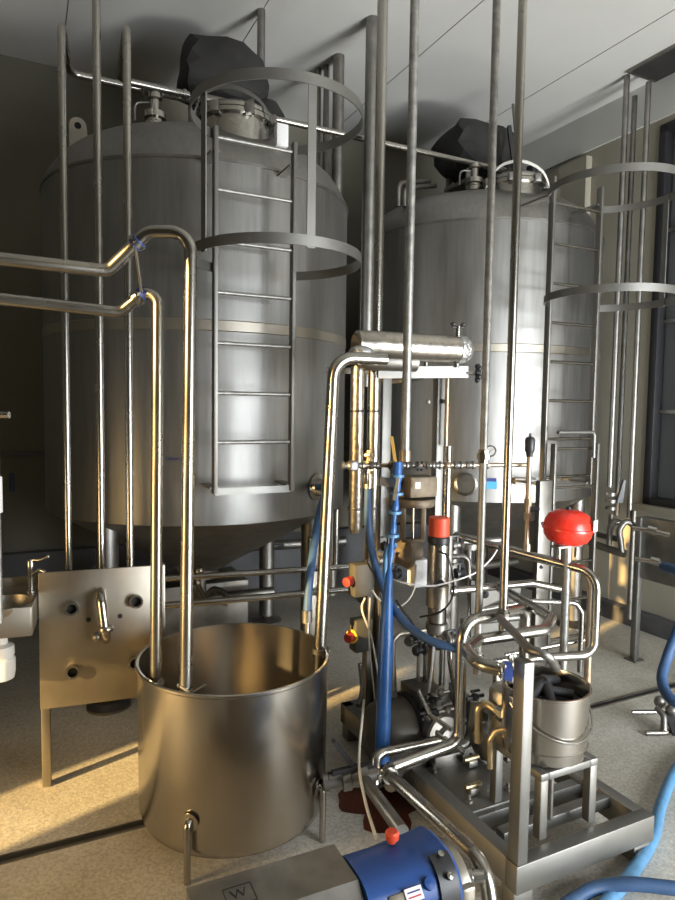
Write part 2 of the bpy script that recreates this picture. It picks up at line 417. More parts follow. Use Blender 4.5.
# ================================================================== TANKS
def make_tank(C, dz, label, manu, portspec, sheet_txt=False, motor_off=(0, 0), fit_p=None, man_p=None, lug=None, legs=(244, 64, 155, 335)):
    C = Vector((C[0], C[1], 0)); Rr = 1.03; zb = 1.16+dz*0; zt = 3.2+dz
    t = thing('storage_tank', label, 'tank', C)
    MB().lathe([(Rr-.02, zb), (Rr, zb), (Rr, zt)], C, seg=96).build('shell', BRUSHED, t)
    MB().lathe([(Rr, 2.265), (Rr+.004, 2.27), (Rr+.004, 2.325), (Rr, 2.33)], C, seg=96).build('weld_belt', PANEL, t)
    MB().lathe([(Rr, zt), (Rr+.006, zt), (Rr+.006, zt+.016), (Rr, zt+.016)], C, seg=96).build('seam_band', DARKST, t)
    MB().lathe([(Rr, zt), (Rr-.01, zt+.05), (Rr-.04, zt+.11), (Rr-.09, zt+.18), (.88, zt+.235), (.8, zt+.285), (.68, zt+.32), (.5, zt+.345), (.2, zt+.365), (0, zt+.37)], C, seg=96).build('dome', BRUSHED, t)
    MB().lathe([(Rr-.002, zb+.001), (Rr-.03, zb-.02), (.12, .66), (.12, .60), (0, .60)], C, seg=96).build('cone_bottom', DULL, t)
    MB().pipe([C+Vector((0, 0, .62)), C+Vector((0, 0, .42)), C+Vector((.5, .25, .42))], .04, .06).build('outlet_pipe', DULL, t)
    for a in legs:
        a = math.radians(a); d = Vector((math.cos(a), math.sin(a), 0)); q = C+d*.90
        lg = MB().cyl(Vector((q.x, q.y, .06)), Vector((q.x, q.y, 1.14)), .065, 20).build('leg', DULL, t)
        MB().lathe([(0, 0), (.13, 0), (.13, .015), (.05, .03), (.03, .05), (.03, .08), (0, .08)], (q.x, q.y, 0), seg=24).build('foot_plate', DARKST, lg)
    # manway
    mp = Vector(man_p); zc = zt+.24
    mw = MB().lathe([(.21, zc-.12), (.21, zc+.09), (.235, zc+.09), (.235, zc+.115), (.21, zc+.12)], (mp.x, mp.y, 0), seg=40).build('manway', STEEL, t)
    MB().lathe([(.235, zc+.12), (.235, zc+.14), (.2, zc+.165), (.1, zc+.19), (0, zc+.195)], (mp.x, mp.y, 0), seg=40).build('manway_lid', STEEL, mw)
    arm = MB().ribbon(smooth_path([Vector((mp.x-.25, mp.y-.10, zc+.05)), Vector((mp.x-.16, mp.y-.16, zc+.20)), Vector((mp.x+.0, mp.y-.19, zc+.235)), Vector((mp.x+.17, mp.y-.16, zc+.17)), Vector((mp.x+.27, mp.y-.08, zc+.02))]), .022, .010, (0, -.5, 1))
    MB().box(Vector((mp.x+.29, mp.y-.10, zc-.0)), (.075, .05, .13), ROOM, .008).build('sensor_box', LABELW if C.x < 0 else PANEL, t)
    arm.build('lid_arm', FRAME, mw)
    for a in (200, 250, 300, 350):
        a = math.radians(a); e = Vector((mp.x+.235*math.cos(a), mp.y+.235*math.sin(a), zc+.11))
        MB().box(e, (.05, .05, .06), None, .006).build('lid_clamp', DULL, mw)
    # inlet fitting
    if fit_p is not None:
        f = Vector(fit_p)
        ft = MB().lathe([(.035, f.z-.12), (.035, f.z-.06), (.065, f.z-.06), (.065, f.z-.03), (.05, f.z-.02), (.05, f.z), (.068, f.z), (.068, f.z+.035), (.03, f.z+.045), (.03, f.z+.11), (.045, f.z+.12), (.045, f.z+.15), (0, f.z+.155)], (f.x, f.y, 0), seg=28).build('inlet_fitting', STEEL, t)
        MB().sweep(smooth_path([f+Vector((-.03, 0, .10)), f+Vector((-.11, -.02, .08)), f+Vector((-.12, -.02, -.02))]), .008, 8).build('breather_tube', DULL, ft)
    if lug is not None:
        l = Vector(lug); M = MB()
        poly = [l+UX*math.cos(a)*.055+ZX*(.09+math.sin(a)*.055) for a in [i*PI/8 for i in range(9)]]+[l-UX*.055-ZX*.12, l+UX*.075-ZX*.12]
        M.prism(poly, VX*.012); lo = M.build('lifting_lug', PANEL, t)
        MB().cyl(l+ZX*.09-VX*.002, l+ZX*.09+VX*.002, .022, 16).build('lug_hole', HOLE, lo)
    return t, zt
C1 = (-.985, 4.68); C2 = (1.20, 5.80)
m1 = at(235, 125, 4.05); f1 = at(155, 122, 4.15); l1 = at(78, 140, 4.50)
tank1, zt1 = make_tank(C1, 0, 'large left steel tank with caged ladder, blue CREAM lettering and cone bottom', None, None, man_p=m1, fit_p=Vector((f1.x, f1.y, 3.61)), lug=Vector((l1.x, l1.y, 3.62)))
m2 = at(514, 192, 5.15); f2 = at(474, 190, 5.25)
tank2, zt2 = make_tank(C2, .015, 'right steel tank behind the pipework skid, under the second dark motor', None, None, man_p=m2, fit_p=Vector((f2.x, f2.y, 3.62)), legs=(250, 70, 160, 340))

def on_tank(C, px, py, off=0.0):
    """point where the ray meets the tank shell"""
    k = pdir(px, py); c = Vector((C[0], C[1])); r = 1.03+off
    a = k.x*k.x+k.y*k.y; b = -2*(k.x*c.x+k.y*c.y); q = c.x*c.x+c.y*c.y-r*r
    t = (-b-math.sqrt(max(b*b-4*a*q, 0)))/(2*a)
    p = Vector((k.x*t, k.y*t, EYE+k.z*t)); n = Vector((p.x-c.x, p.y-c.y, 0)).normalized()
    return p, n
# lettering on tank 1 (runs behind the tub pipe)
p, n = on_tank(C1, 166, 459.5, .003)
add_text('CREAM TANK', .022, p-ZX*.003, Vector((-n.y, n.x, 0)), ZX, INK, tank1)
# outlet port low on tank 1 right side, with plate ring
p, n = on_tank(C1, 316, 487, 0)
pt = MB().lathe([(0, .004), (.085, .004), (.085, .012), (.06, .014), (.05, .05), (.035, .055), (.03, .03), (0, .03)], p, n, 28).build('hose_port', STEEL, tank1)
p2, n2 = on_tank(C2, 466, 484, 0)
pt = MB().lathe([(0, .004), (.085, .004), (.085, .03), (.07, .034), (.065, .02), (.03, .02), (.03, .045), (0, .045)], p2, n2, 28).build('round_port', STEEL, tank2)
p2, n2 = on_tank(C2, 489.5, 484.5, .004)
tx = Vector((-n2.y, n2.x, 0))
MB().box(p2, (.105, .004, .065), Matrix((tx, n2, ZX)).transposed()).build('rating_label', LABELB, tank2)
p2, n2 = on_tank(C2, 489.5, 479.8, .008)
MB().box(p2, (.10, .004, .025), Matrix((tx, n2, ZX)).transposed()).build('label_header', INK, tank2)
# small bracket plate low on tank 2
p2, n2 = on_tank(C2, 524, 481, .03)
MB().box(p2, (.16, .05, .05), Matrix((Vector((-n2.y, n2.x, 0)), n2, ZX)).transposed(), .004).build('support_lug', DULL, tank2)

# agitator motors under dark dusty covers
def agitator(C, off, wd, dp, ht, z0, zt, label):
    c = Vector((C[0]+off[0], C[1]+off[1], 0))
    t = thing('agitator_motor', label, 'motor', Vector((c.x, c.y, zt+.25)), 'covered agitator motors on the tank tops')
    bm = bmesh.new(); bmesh.ops.create_icosphere(bm, subdivisions=3, radius=1)
    rnd = random.Random(int(abs(C[0])*100))
    from mathutils import noise as mn
    for v in bm.verts:
        p = v.co.copy(); k = max(abs(p.x), abs(p.y), abs(p.z)); q = p/k*.62+p*.38
        q *= 1+.16*mn.noise(p*1.7+Vector((C[0]*3, 0, 0)))
        v.co = Vector((q.x*wd/2, q.y*dp/2, q.z*ht/2))
    bm.verts.index_update(); M = MB().add([c+ROOM @ v.co+ZX*(z0+ht/2) for v in bm.verts], [[q.index for q in f.verts] for f in bm.faces]); bm.free()
    M.build('dust_cover', TARP, t)
    fr = MB()
    for a in (-1, 1):
        for b in (-1, 1): fr.rbox(c+UX*a*.17+VX*b*.14+ZX*(zt+.34), c+UX*a*.17+VX*b*.14+ZX*(z0+.12), (.05, .05))
    fr.box(c+ZX*(zt+.55), (.40, .34, .03), ROOM)
    fr.build('motor_stand', DARKST, t)
    rb = MB()
    for k in range(6): rb.box(c-VX*.18+UX*.11+ZX*(zt+.38+k*.035), (.10, .02, .02), ROOM)
    rb.build('cooling_fin', GALV, t)
    return t
agitator(C1, (.13, .05), .60, .46, .40, 3.93, zt1, 'dark covered motor nearest the ceiling on top of the left tank')
agitator(C2, (-.04, .0), .66, .5, .42, 3.84, zt2, 'dark covered motor with finned base on top of the right tank')
a = at(264, 97, 4.8)
solo('gearbox', MB().lathe([(0, 0), (.12, 0), (.15, .05), (.15, .22), (.1, .30), (0, .32)], (a.x, a.y, 3.70), seg=20), TARP, 'small dark rounded gearbox on the left tank beside the covered motor', 'gearbox')
# black lever arm standing over tank 2 manway
t = thing('sampling_pump', 'small black lever unit standing behind the right tank manway', 'lever', at(520, 178, 5.45))
MB().rbox(at(515, 172, 5.45), at(509, 126, 5.45), (.035, .03)).build('lever', BLACK, t)
MB().pipe([at(512, 170, 5.5), at(516, 140, 5.5), at(513, 104, 5.5)], .012, .05, 8).build('rod', DARKST, t)
MB().box(at(521, 176, 5.45), (.16, .10, .07), ROOM, .015).box(at(532, 171, 5.45), (.06, .09, .09), ROOM, .015).build('body', BLACK, t)

# ================================================================== LADDERS
def make_ladder(A, label, zlo, ztop, rungs, group, tankC):
    A = Vector((A[0], A[1], 0)); wdt = .444; mid = A+UX*wdt/2
    t = thing('caged_ladder', label, 'ladder', A+UX*wdt/2+ZX*zlo, group)
    for s in (0, 1):
        rl = MB().box(A+UX*wdt*s+ZX*(zlo+ztop)/2, (.022, .05, ztop-zlo), ROOM, .003).build('rail', FRAME, t)
        for z in rungs:
            MB().cyl(A+UX*(wdt*s)-VX*.0265+ZX*z, A+UX*(wdt*s)-VX*.025+ZX*z, .008, 8)
    for z in rungs:
        MB().cyl(A+UX*.008+ZX*z, A+UX*(wdt-.008)+ZX*z, .011, 12).build('rung', GALV if A.y < 4 else STEEL, t)
    # stand-off brackets
    for z, both in ((zlo+.03, 1), (ztop-.12, 1)):
        bk = MB()
        for s in (0, 1):
            p = A+UX*wdt*s+ZX*z; c = Vector((tankC[0], tankC[1], z))
            k = (c-p); k.z = 0; d = VX.copy(); hit = k.length-1.03
            MB().rbox(p, p+d*(hit+.0), (.05, .012)).build('wall_bracket', FRAME, t)
        if both and z < 2: MB().box(A+UX*wdt/2-VX*.0+ZX*(z-.02), (wdt, .012, .04), ROOM).build('bottom_bar', FRAME, t)
    # cage
    cen = mid-VX*.33; Rh = .42
    def hoop(z):
        pts = [A+VX*0+ZX*z]
        a0 = math.degrees(math.asin(.235/Rh))
        for k in range(0, 41):
            a = math.radians(90+a0+ (360-2*a0)*k/40)
            pts.append(cen+UX*math.cos(a)*Rh+VX*math.sin(a)*Rh+ZX*z)
        pts.append(A+UX*wdt+ZX*z)
        return MB().ribbon(pts, .048, .006)
    for z in (2.58, 3.27): hoop(z).build('cage_hoop', FRAME, t)
    for ang in ((196, 271) if A.y < 4 else (352,)):
        a = math.radians(ang); q = cen+UX*math.cos(a)*(Rh-.008)+VX*math.sin(a)*(Rh-.008)
        MB().ribbon([q+ZX*2.55, q+ZX*3.29], .04, .006, Vector((-math.sin(a)*UX+math.cos(a)*VX))).build('cage_strap', FRAME, t)
    return t
RG = [3.25-.267*k for k in range(8)]
make_ladder((at(215, 300, 3.5).x, 3.5), 'grey caged ladder fixed to the front of the left tank', 1.37, 3.30, RG[0:7], 'caged ladders on the tanks', C1)
make_ladder((at(549, 300, 4.5).x, 4.5), 'grey caged ladder on the right tank, its hoops over the red vessel', 1.30, 3.42, [3.25-.267*k for k in range(8)], 'caged ladders on the tanks', C2)
# lower loose ladder
t = thing('hook_on_ladder', 'thin steel lower ladder standing behind the red expansion vessel', 'ladder', Vector((at(547, 600, 4.42).x, 4.42, .02)))
A = Vector((at(550, 560, 4.42).x, 4.42, 0))
for s in (0, 1):
    MB().box(A+UX*.40*s+ZX*.82, (.02, .045, 1.6), ROOM, .003).build('rail', FRAME, t)
for k in range(6): MB().cyl(A+ZX*(.25+.267*k), A+UX*.40+ZX*(.25+.267*k), .011, 10).build('rung', STEEL, t)
MB().pipe([A+UX*.0+ZX*1.70-VX*.03, A+UX*.34+ZX*1.70-VX*.03, A+UX*.34+ZX*1.52-VX*.03], .014, .03, 10).build('hook_bar', FRAME, t)
# rear frame behind the skid: dark ladder-like upright seen left of the red vessel post
# ================================================================== VERTICAL PIPES LEFT
def vpipe(px, py, Y, z0, z1): 
    p = at(px, py, Y); return Vector((p.x, p.y, z0)), Vector((p.x, p.y, z1))
zr = at(63, 22, 3.5).z
a0, a1 = vpipe(65, 300, 3.5, .80, zr)
k0 = at(69, 77, 4.02); k0.z = zr; e = k0
far = Vector((at(505, 166, 5.5).x, 5.5, zr))
d_ = (far-e); 
tport = lambda px, py: at(px, py, 3.09)
pipe_thing('header_pipe', [a0-UX*0+Vector((.0, -.25, 0)), a0, a1, e, far], .021, [0, .06, .07, .07, 0], STEEL, 'leftmost tall steel riser turning over the left tank and on to the right tank', clamps=((3, .13), (3, .24)))
a0, a1 = vpipe(99, 300, 3.42, .80, CH)
pipe_thing('riser_pipe', [a0+Vector((0, -.18, 0)), a0, a1], .021, .06, STEEL, 'straight steel riser between its two bent neighbours, rising to the ceiling')
zr2 = at(127, 24, 3.45).z
a0, a1 = vpipe(128.5, 300, 3.45, .80, zr2)
e2 = Vector((at(119, 76, 4.02).x, 4.02, zr2)); f2_ = Vector((at(183, 90, 4.3).x, 4.3, zr2)); 
pipe_thing('riser_pipe', [a0+Vector((0, -.2, 0)), a0, a1, e2, e2+UX*.42], .021, [0, .06, .07, .07, 0], STEEL, 'third steel riser from the left, bending back over the left tank top', clamps=((3, .93),))
# bars over tank 1 towards the motor
pipe_thing('valve_pipe', [e2+UX*.44, e2+UX*.66, e2+UX*1.0+VX*.1], .03, .05, DULL, 'short thick pipe with clamps behind the cage top of the left ladder', clamps=((0, .3),))
# ceiling drops (behind tank 1 and between the tanks)
for px, py, Y, z0, r, lab in ((261, 60, 4.72, 4.0, .028, 'short ceiling pipe dropping beside the left covered motor'),
                         (338, 120, 5.30, .3, .045, 'widest of the pipes behind the left tank, right of the cage'),
                         (326, 120, 5.45, 1.0, .024, 'slim pipe behind the cage, right one of the slim pair'),
                         (318, 120, 5.5, 1.0, .024, 'slim pipe behind the cage, left one of the slim pair')):
    b0, b1 = vpipe(px, py, Y, z0, CH)
    MBx = MB().cyl(b0, b1, r, 16)
    solo('ceiling_pipe', MBx, DULL, lab, 'pipe', 'pipes dropping from the ceiling behind the tanks')
# large pair between the tanks
b0, b1 = vpipe(371, 100, 4.8, 2.0, CH)
solo('duct_pipe', MB().cyl(b0, b1, .045, 20), DULL, 'thick dull pipe between the tanks, left of the slimmer bright pipe', 'pipe')
b0, b1 = vpipe(381, 100, 3.75, 2.0, CH)
solo('duct_pipe', MB().cyl(b0, b1, .030, 20), STEEL, 'bright steel pipe between the tanks, directly right of the thick dull one', 'pipe')
b0, b1 = vpipe(363, 200, 4.9, 1.2, 3.45)
solo('conduit', MB().cyl(b0, b1, .008, 8), GALV, 'thin conduit left of the thick pipe between the tanks', 'conduit')
# C: galvanised pipe down to the manifold
b0, b1 = vpipe(410, 230, 3.05, 1.60, CH)
t = thing('drop_pipe', 'mottled galvanised pipe dropping from the ceiling to the valve row', 'pipe', b0)
MB().cyl(b0, b1, .021, 16).build('tube', GALV, t)
MB().lathe([(.021, 0), (.027, 0), (.027, .05), (.021, .05)], b0, seg=12).build('socket', COPPER, t)
# D and E
b0, b1 = vpipe(488, 300, 2.95, .62, CH)
pipe_thing('drop_pipe', [b0, b1], .0175, 0, GALV, 'slim steel drop pipe passing the small round gauge', unions=((0, .02), (0, .255)))
b0, b1 = vpipe(510, 400, 2.85, .86, CH)
pipe_thing('drop_pipe', [b0, b1], .0185, 0, STEEL, 'brownish steel drop pipe in front of the black air vent', unions=((0, .02),))

# ================================================================== TUB
TC = Vector((-.444, 2.82, 0)); TR = .415; TZ0, TZ1 = .055, .75
t = thing('mixing_tub', 'open round stainless steel tub on rod legs in the foreground', 'tub', TC)
prof = [(0, TZ0), (TR-.12, TZ0), (TR-.05, TZ0+.008), (TR-.018, TZ0+.03), (TR-.005, TZ0+.07), (TR, TZ1-.02), (TR+.008, TZ1-.012), (TR+.008, TZ1-.003), (TR+.002, TZ1),
        (TR-.008, TZ1-.003), (TR-.008, TZ1-.02), (TR-.013, TZ0+.09), (TR-.05, TZ0+.035), (TR-.12, TZ0+.02), (0, TZ0+.018)]
MB().lathe(prof, TC, seg=96).build('tub_wall', TUBST, t)
for (px, py) in ((187, 884), (323, 842), (100, 790), (250, 760)):
    q = atz(px, py, 0) if py > 800 else None
    if q is None: 
        a = math.radians(150 if px == 100 else 70); q = TC+Vector((math.cos(a), math.sin(a), 0))*(TR+.02)
    d = (q-TC).normalized(); q = TC+d*(TR+.022); 
    lg = MB().pipe([q-d*.05+ZX*.235, q+ZX*.245, q+ZX*.0], .0135, .03, 12).build('leg', STEEL, t)
    MB().lathe([(0, 0), (.036, 0), (.036, .004), (0, .006)], q-d*.020+ZX*.235, d, 20).build('leg_boss', TUBST, lg)

def rim(px, inset=.05):
    """inside the front rim at image column px"""
    k = pdir(px, 690); k.z = 0; rr = TR-inset
    a = k.dot(k); b = -2*(k.x*TC.x+k.y*TC.y); c = TC.x**2+TC.y**2-rr*rr
    tt = (-b-math.sqrt(max(b*b-4*a*c, 0)))/(2*a)
    return Vector((k.x*tt, k.y*tt, 0))
# two pipes arching into the tub
pb = rim(185.5, .045); Yp = pb.y
top = rise(pb, 232)
ptsA = [at(-60, 252.5, Yp-.25), at(108, 271, Yp+.01), at(146, 233, Yp), top+Vector((.022, 0, .0)), pb+ZX*(TZ1-.10)]
ptsA[2] = Vector((at(148, 233, Yp).x, Yp, top.z))
tA = pipe_thing('filling_pipe', ptsA, .0245, [0, .05, .07, .085, 0], STEEL, 'upper arched steel pipe reaching over into the tub, right one of the two', clamps=((1, .72),), seg=18)
pa = rim(155.5, .05); Ya = pa.y
topa = rise(pa, 286)+Vector((.036, 0, 0))
ptsB = [at(-60, 292.5, Ya-.25), at(120, 312.5, Ya+.01), Vector((topa.x-.02, Ya, topa.z+.02)), pa+ZX*(TZ1-.10)]
tB = pipe_thing('filling_pipe', ptsB, .0235, [0, .05, .055, 0], STEEL, 'lower arched steel pipe reaching into the tub, left one of the two', clamps=((1, .45),), seg=18)
for T_, q in ((tA, pb), (tB, pa)):
    MB().lathe([(.0246, 0), (.034, 0), (.034, .012), (.0246, .012), (.0246, 0)], Vector((q.x, q.y, TZ1-.045)), seg=20).build('end_ferrule', DULL, T_)
q = Vector((pb.x+.03, pb.y-.03, TZ1-.012)); w_ = MB()
for s in (-1, 1):
    w_.cyl(q+Vector((s*.008, 0, 0)), q+Vector((s*.045, .01, .02)), .007, 8); w_.ball(q+Vector((s*.05, .01, .022)), .011, (1, .6, 1), 8)
w_.cyl(q-ZX*.02, q+ZX*.01, .008, 8).build('wing_nut', STEEL, tA)
# link rod between them
l0 = ptsA[1].lerp(ptsA[2], .72); l1_ = ptsB[1].lerp(ptsB[2], .62)
t = thing('link_rod', 'thin steel rod tying the two arched tub pipes together with blue bands', 'rod', l1_)
MB().cyl(l0+Vector((0, -.03, 0)), l1_+Vector((0, -.03, 0)), .0075, 10).build('rod_bar', STEEL, t)
MB().lathe([(.0255, -.014), (.030, -.014), (.030, .014), (.0255, .014), (.0255, -.014)], l0, ptsA[2]-ptsA[1], 20).build('blue_band', BCLAMP, t)
MB().lathe([(.0245, -.014), (.029, -.014), (.029, .014), (.0245, .014), (.0245, -.014)], l1_, ptsB[2]-ptsB[1], 20).build('blue_band', BCLAMP, t)
# third pipe leaning into the tub from the exchanger
g0 = at(319, 664, 2.93)
ptsC = [at(386, 359.5, 3.10), at(334, 357, 3.0), Vector((g0.x, g0.y, .62))]
tC = pipe_thing('filling_pipe', ptsC, .0285, [0, .10, 0], STEEL, 'leaning steel pipe from the wrapped exchanger down into the tub right side', seg=20)
t = thing('rim_clamp', 'small steel block clamping the leaning pipe to the tub rim', 'clamp', at(325, 658, 2.94))
MB().box(at(326, 652, 2.93), (.035, .05, .04), None, .004).build('clamp_block', PANEL, t)
MB().lathe([(.029, -.012), (.038, -.012), (.038, .012), (.029, .012), (.029, -.012)], at(320, 650, 2.93), (0, 0, 1), 20).build('clamp_ring', DULL, t)

# blue hose from tank 1 port into the tub
p, n = on_tank(C1, 316, 487, .06)
hp = [p, p+n*.07-ZX*.01, at(318, 520, 3.50), at(310, 575, 3.2), at(307, 616, 3.12)]
t = thing('tank_hose', 'dark blue hose hanging from the left tank port down into the tub', 'hose', hp[-1])
MB().sweep(smooth_path(hp, 8), .021, 14).build('hose_tube', BHOSE, t)
MB().lathe([(.0215, 0), (.0215, .06), (.026, .06), (.026, 0)], hp[-1]-ZX*.03, seg=14).build('hose_ferrule', DULL, t)
MB().cyl(hp[-1], Vector((hp[-1].x+.005, hp[-1].y-.02, .62)), .012, 12).build('nozzle_tube', STEEL, t)

# ================================================================== LEFT WASH STATION
PL = at(38, 573, 3.0); PR = Vector((at(165, 565, 3.19).x, 3.19, PL.z))
pu = (PR-PL).normalized(); pn = Vector((pu.y, -pu.x, 0)); PM = Matrix((pu, -pn, ZX)).transposed()
PW = (PR-PL).length; zPT = PL.z; zPB = at(42, 710, 3.0).z
t = thing('port_panel', 'upright satin steel panel with four ports and an elbow spout beside the sink', 'panel', Vector((PL.x, PL.y, 0)))
MB().box(PL+pu*PW/2+ZX*((zPT+zPB)/2-zPT)+ -pn*.006, (PW, .012, zPT-zPB), PM, .003).build('sheet', PANEL, t)
MB().box(PL+pu*(PW-.01)-pn*.03+ZX*((zPT+zPB)/2-zPT), (.016, .06, zPT-zPB), PM, .002).build('side_flange', PANEL, t)
for s in (.022, PW-.022):
    MB().box(Vector((PL.x, PL.y, 0))+pu*s-pn*.03+ZX*(zPB/2+.15), (.04, .045, zPB+.30), PM, .004).build('leg', PANEL, t)
def on_panel(px, py):
    k = pdir(px, py); o = Vector((0, 0, EYE)); tt = (PL-o).dot(pn)/k.dot(pn); return o+k*tt
for (px, py) in ((72, 607), (136, 600), (73, 670), (135, 661)):
    q = on_panel(px, py)
    po = ring_port(q, pn, .033, .023, .035).build('port', STEEL, t)
    MB().cyl(q+pn*.001, q+pn*.004, .022, 20).build('port_bore', HOLE, po)
for (px, py) in ((88.5, 619.5), (120, 616)):
    q = on_panel(px, py); MB().cyl(q+pn*.0, q+pn*.0025, .012, 16).build('drilled_hole', HOLE, t)
q = on_panel(101, 592); q2 = on_panel(106, 632)
sp = MB().pipe([q+pn*.0, q+pn*.075, q2+pn*.105+ZX*.02, q2+pn*.02-ZX*.03], .023, .05, 16).build('elbow_spout', STEEL, t)
q3 = on_panel(106, 622)+pn*.10
MB().lathe([(.02, -.014), (.032, -.012), (.036, -.004), (.036, .006), (.030, .014), (.02, .014), (.02, -.014)], q3, (0.05, .05, 1), 18).build('spout_clamp', STEEL, sp)
MB().ball(on_panel(97, 632)+pn*.07, .022, (1.0, 1, 1), 12).build('spout_plug', DULL, sp)
# sink
s0 = Vector((PL.x-.005, PL.y, PL.z))
zS = at(36, 592, 2.95).z
SW = .46
sc_ = Vector((PL.x, PL.y, 0))-pu*(SW/2+.010)+pn*.015
t = thing('wash_basin', 'small steel wash basin with a shallow round bowl at the left edge', 'basin', Vector((sc_.x, sc_.y, .55)))
# top plate with a round hole, bowl below
zS = .955; bowl_c = atz(5, 602, .955); bc = Vector((bowl_c.x, bowl_c.y, 0)); br = .118
hx = SW/2; hy = .19; vs = []; fs = []
angs = sorted([2*PI*k/48 for k in range(48)]+[math.atan2(sy*hy, sx*hx) % (2*PI) for sx in (-1, 1) for sy in (-1, 1)]); seg = len(angs)
for a in angs:
    dx, dy = math.cos(a), math.sin(a)
    m_ = min(hx/abs(dx) if abs(dx) > 1e-6 else 9, hy/abs(dy) if abs(dy) > 1e-6 else 9)
    vs.append(sc_+pu*dx*m_+(-pn)*dy*m_+ZX*zS)
    vs.append(bc+pu*dx*br+(-pn)*dy*br+ZX*zS)
    for (rr, zz) in ((.97, -.02), (.8, -.075), (.4, -.105), (.02, -.11)): vs.append(bc+pu*dx*br*rr+(-pn)*dy*br*rr+ZX*(zS+zz))
for k in range(seg):
    j = (k+1) % seg
    for i in range(5): fs.append((k*6+i, j*6+i, j*6+i+1, k*6+i+1))
MB().add(vs, fs).build('basin_top', PANEL, t)
ap = MB()
for (cx, cy, sx, sy) in ((0, -hy, SW, .008), (0, hy, SW, .008), (-hx, 0, .008, 2*hy), (hx, 0, .008, 2*hy)):
    ap.box(sc_+pu*cx+(-pn)*cy+ZX*(zS-.066), (sx, sy, .13), PM, .002)
ap.build('apron', PANEL, t)
MB().box(sc_-pn*(hy-.01)+ZX*(zS+.02), (SW, .012, .05), PM, .002).build('splash_lip', PANEL, t)
tr = at(2, 652, 2.88)
MB().lathe([(.025, .10), (.025, .03), (.05, .02), (.052, -.02), (.047, -.03), (.055, -.04), (.055, -.10), (.05, -.13), (.03, -.14), (0, -.14)], tr+ZX*.01, seg=24).build('trap_bottle', WHITE, t)
MB().pipe([tr-UX*.0+ZX*-.04, tr-pu*.25-ZX*.04], .02, 0, 12).build('trap_pipe', WHITE, t)
# tap
tb = at(31, 592, 3.02); tz = zS
t = thing('lever_tap', 'small chrome tap with a lever standing on the wash basin', 'tap', Vector((tb.x, tb.y, tz)))
b_ = Vector((tb.x, tb.y, tz))
MB().lathe([(.022, 0), (.022, .008), (.014, .012), (.014, .10), (.017, .11), (.017, .15), (.012, .16), (0, .16)], b_, seg=18).build('tap_body', STEEL, t)
MB().pipe([b_+ZX*.075, b_+ZX*.115+pu*.045+pn*.04, b_+ZX*.105+pu*.065+pn*.05], .009, .02, 10).build('tap_spout', STEEL, t)
MB().pipe([b_+ZX*.155, b_+ZX*.155+pu*.04+pn*.02, b_+ZX*.17+pu*.075+pn*.03], .0065, .02, 10).ball(b_+ZX*.172+pu*.077+pn*.03, .01).build('tap_lever', STEEL, t)
# wall mounted stub tap at far left, edge pole
t = thing('corner_pole', 'pale vertical service pole at the extreme left edge', 'pole', Vector((at(-5, 500, 2.6).x, 2.6, 0)))
b0, b1 = vpipe(-5, 400, 2.6, .95, CH)
MB().cyl(b0, b1, .013, 12).build('tube', GALV, t)
z_ = at(0, 415, 2.6).z
MB().cyl(Vector((b0.x, 2.6, z_)), Vector((b0.x+.055, 2.6, z_)), .014, 12).build('stub_pipe', STEEL, t)
z_ = at(0, 495, 2.6).z
MB().box(Vector((b0.x, 2.6, z_)), (.03, .04, .15), None, .006).build('junction_box', LABELW, t)
t['_w'] = t['_w']
# two blue pens hung at the back wall
# ================================================================== UNDER-TANK PIPES
def yz(px, py, Y): return at(px, py, Y)
pipe_thing('floor_header', [at(150, 579.5, 3.74), at(350, 566.5, 4.08)], .019, 0, STEEL, 'upper of the two long horizontal pipes running under the left tank')
pipe_thing('floor_header', [at(150, 607, 3.74), at(352, 589, 4.08)], .020, 0, STEEL, 'lower of the two long horizontal pipes running under the left tank')
pipe_thing('transfer_pipe', [at(225, 548, 5.75), at(345, 541, 6.1)], .045, 0, DULL, 'thick horizontal pipe with valve beneath the left tank cone')
t = thing('butterfly_valve', 'black butterfly valve on the thick pipe under the left tank', 'valve', at(262, 550, 5.2))
MB().lathe([(0, -.02), (.065, -.02), (.065, .02), (0, .02)], at(263, 546, 5.86), (1, .4, 0), 20).build('valve_body', BLACK, t)
MB().box(at(275, 546, 5.72), (.16, .03, .03), ROOM, .006).build('valve_handle', BLACK, t)
t = thing('cone_valve', 'bent steel drain valve below the left tank cone', 'valve', at(200, 600, 4.2))
MB().pipe([at(198, 566, 4.3), at(198, 585, 4.3), at(206, 600, 4.2), at(228, 604, 4.2)], .016, .04, 10).build('drain_tube', STEEL, t)
MB().ball(at(199, 571, 4.27), .035, (1, .8, 1)).build('valve_body', STEEL, t)
MB().pipe([at(208, 594, 4.2), at(213, 588, 4.2), at(224, 592, 4.2), at(229, 602, 4.2)], .018, .04, 10).build('valve_handle', BLACK, t)
MB().pipe([at(184, 610, 4.1), at(184, 575, 4.1), at(176, 566, 4.15), at(168, 570, 4.2)], .01, .03, 8).build('side_tube', DULL, t)
solo('low_cabinet', MB().box(R(1.2, 5.0, .25), (.75, .45, .5), ROOM, .008), DULL, 'low grey steel cabinet on the floor beneath the left tank', 'cabinet')
solo('pipe_duct', MB().box(at(120, 626, 4.9), (1.0, .1, .09), ROOM, .004), DULL, 'low grey duct behind the port panel and tub', 'duct')
solo('cross_duct', MB().box(R(2.2, 5.85, .95), (1.2, .18, .14), ROOM, .004), DARKST, 'dark horizontal duct on the back wall between the tanks', 'duct')
solo('wall_board', MB().box(R(2.35, 5.93, .60), (.9, .03, .42), ROOM, .004), WALLB, 'tan board low on the back wall between the tanks', 'board')
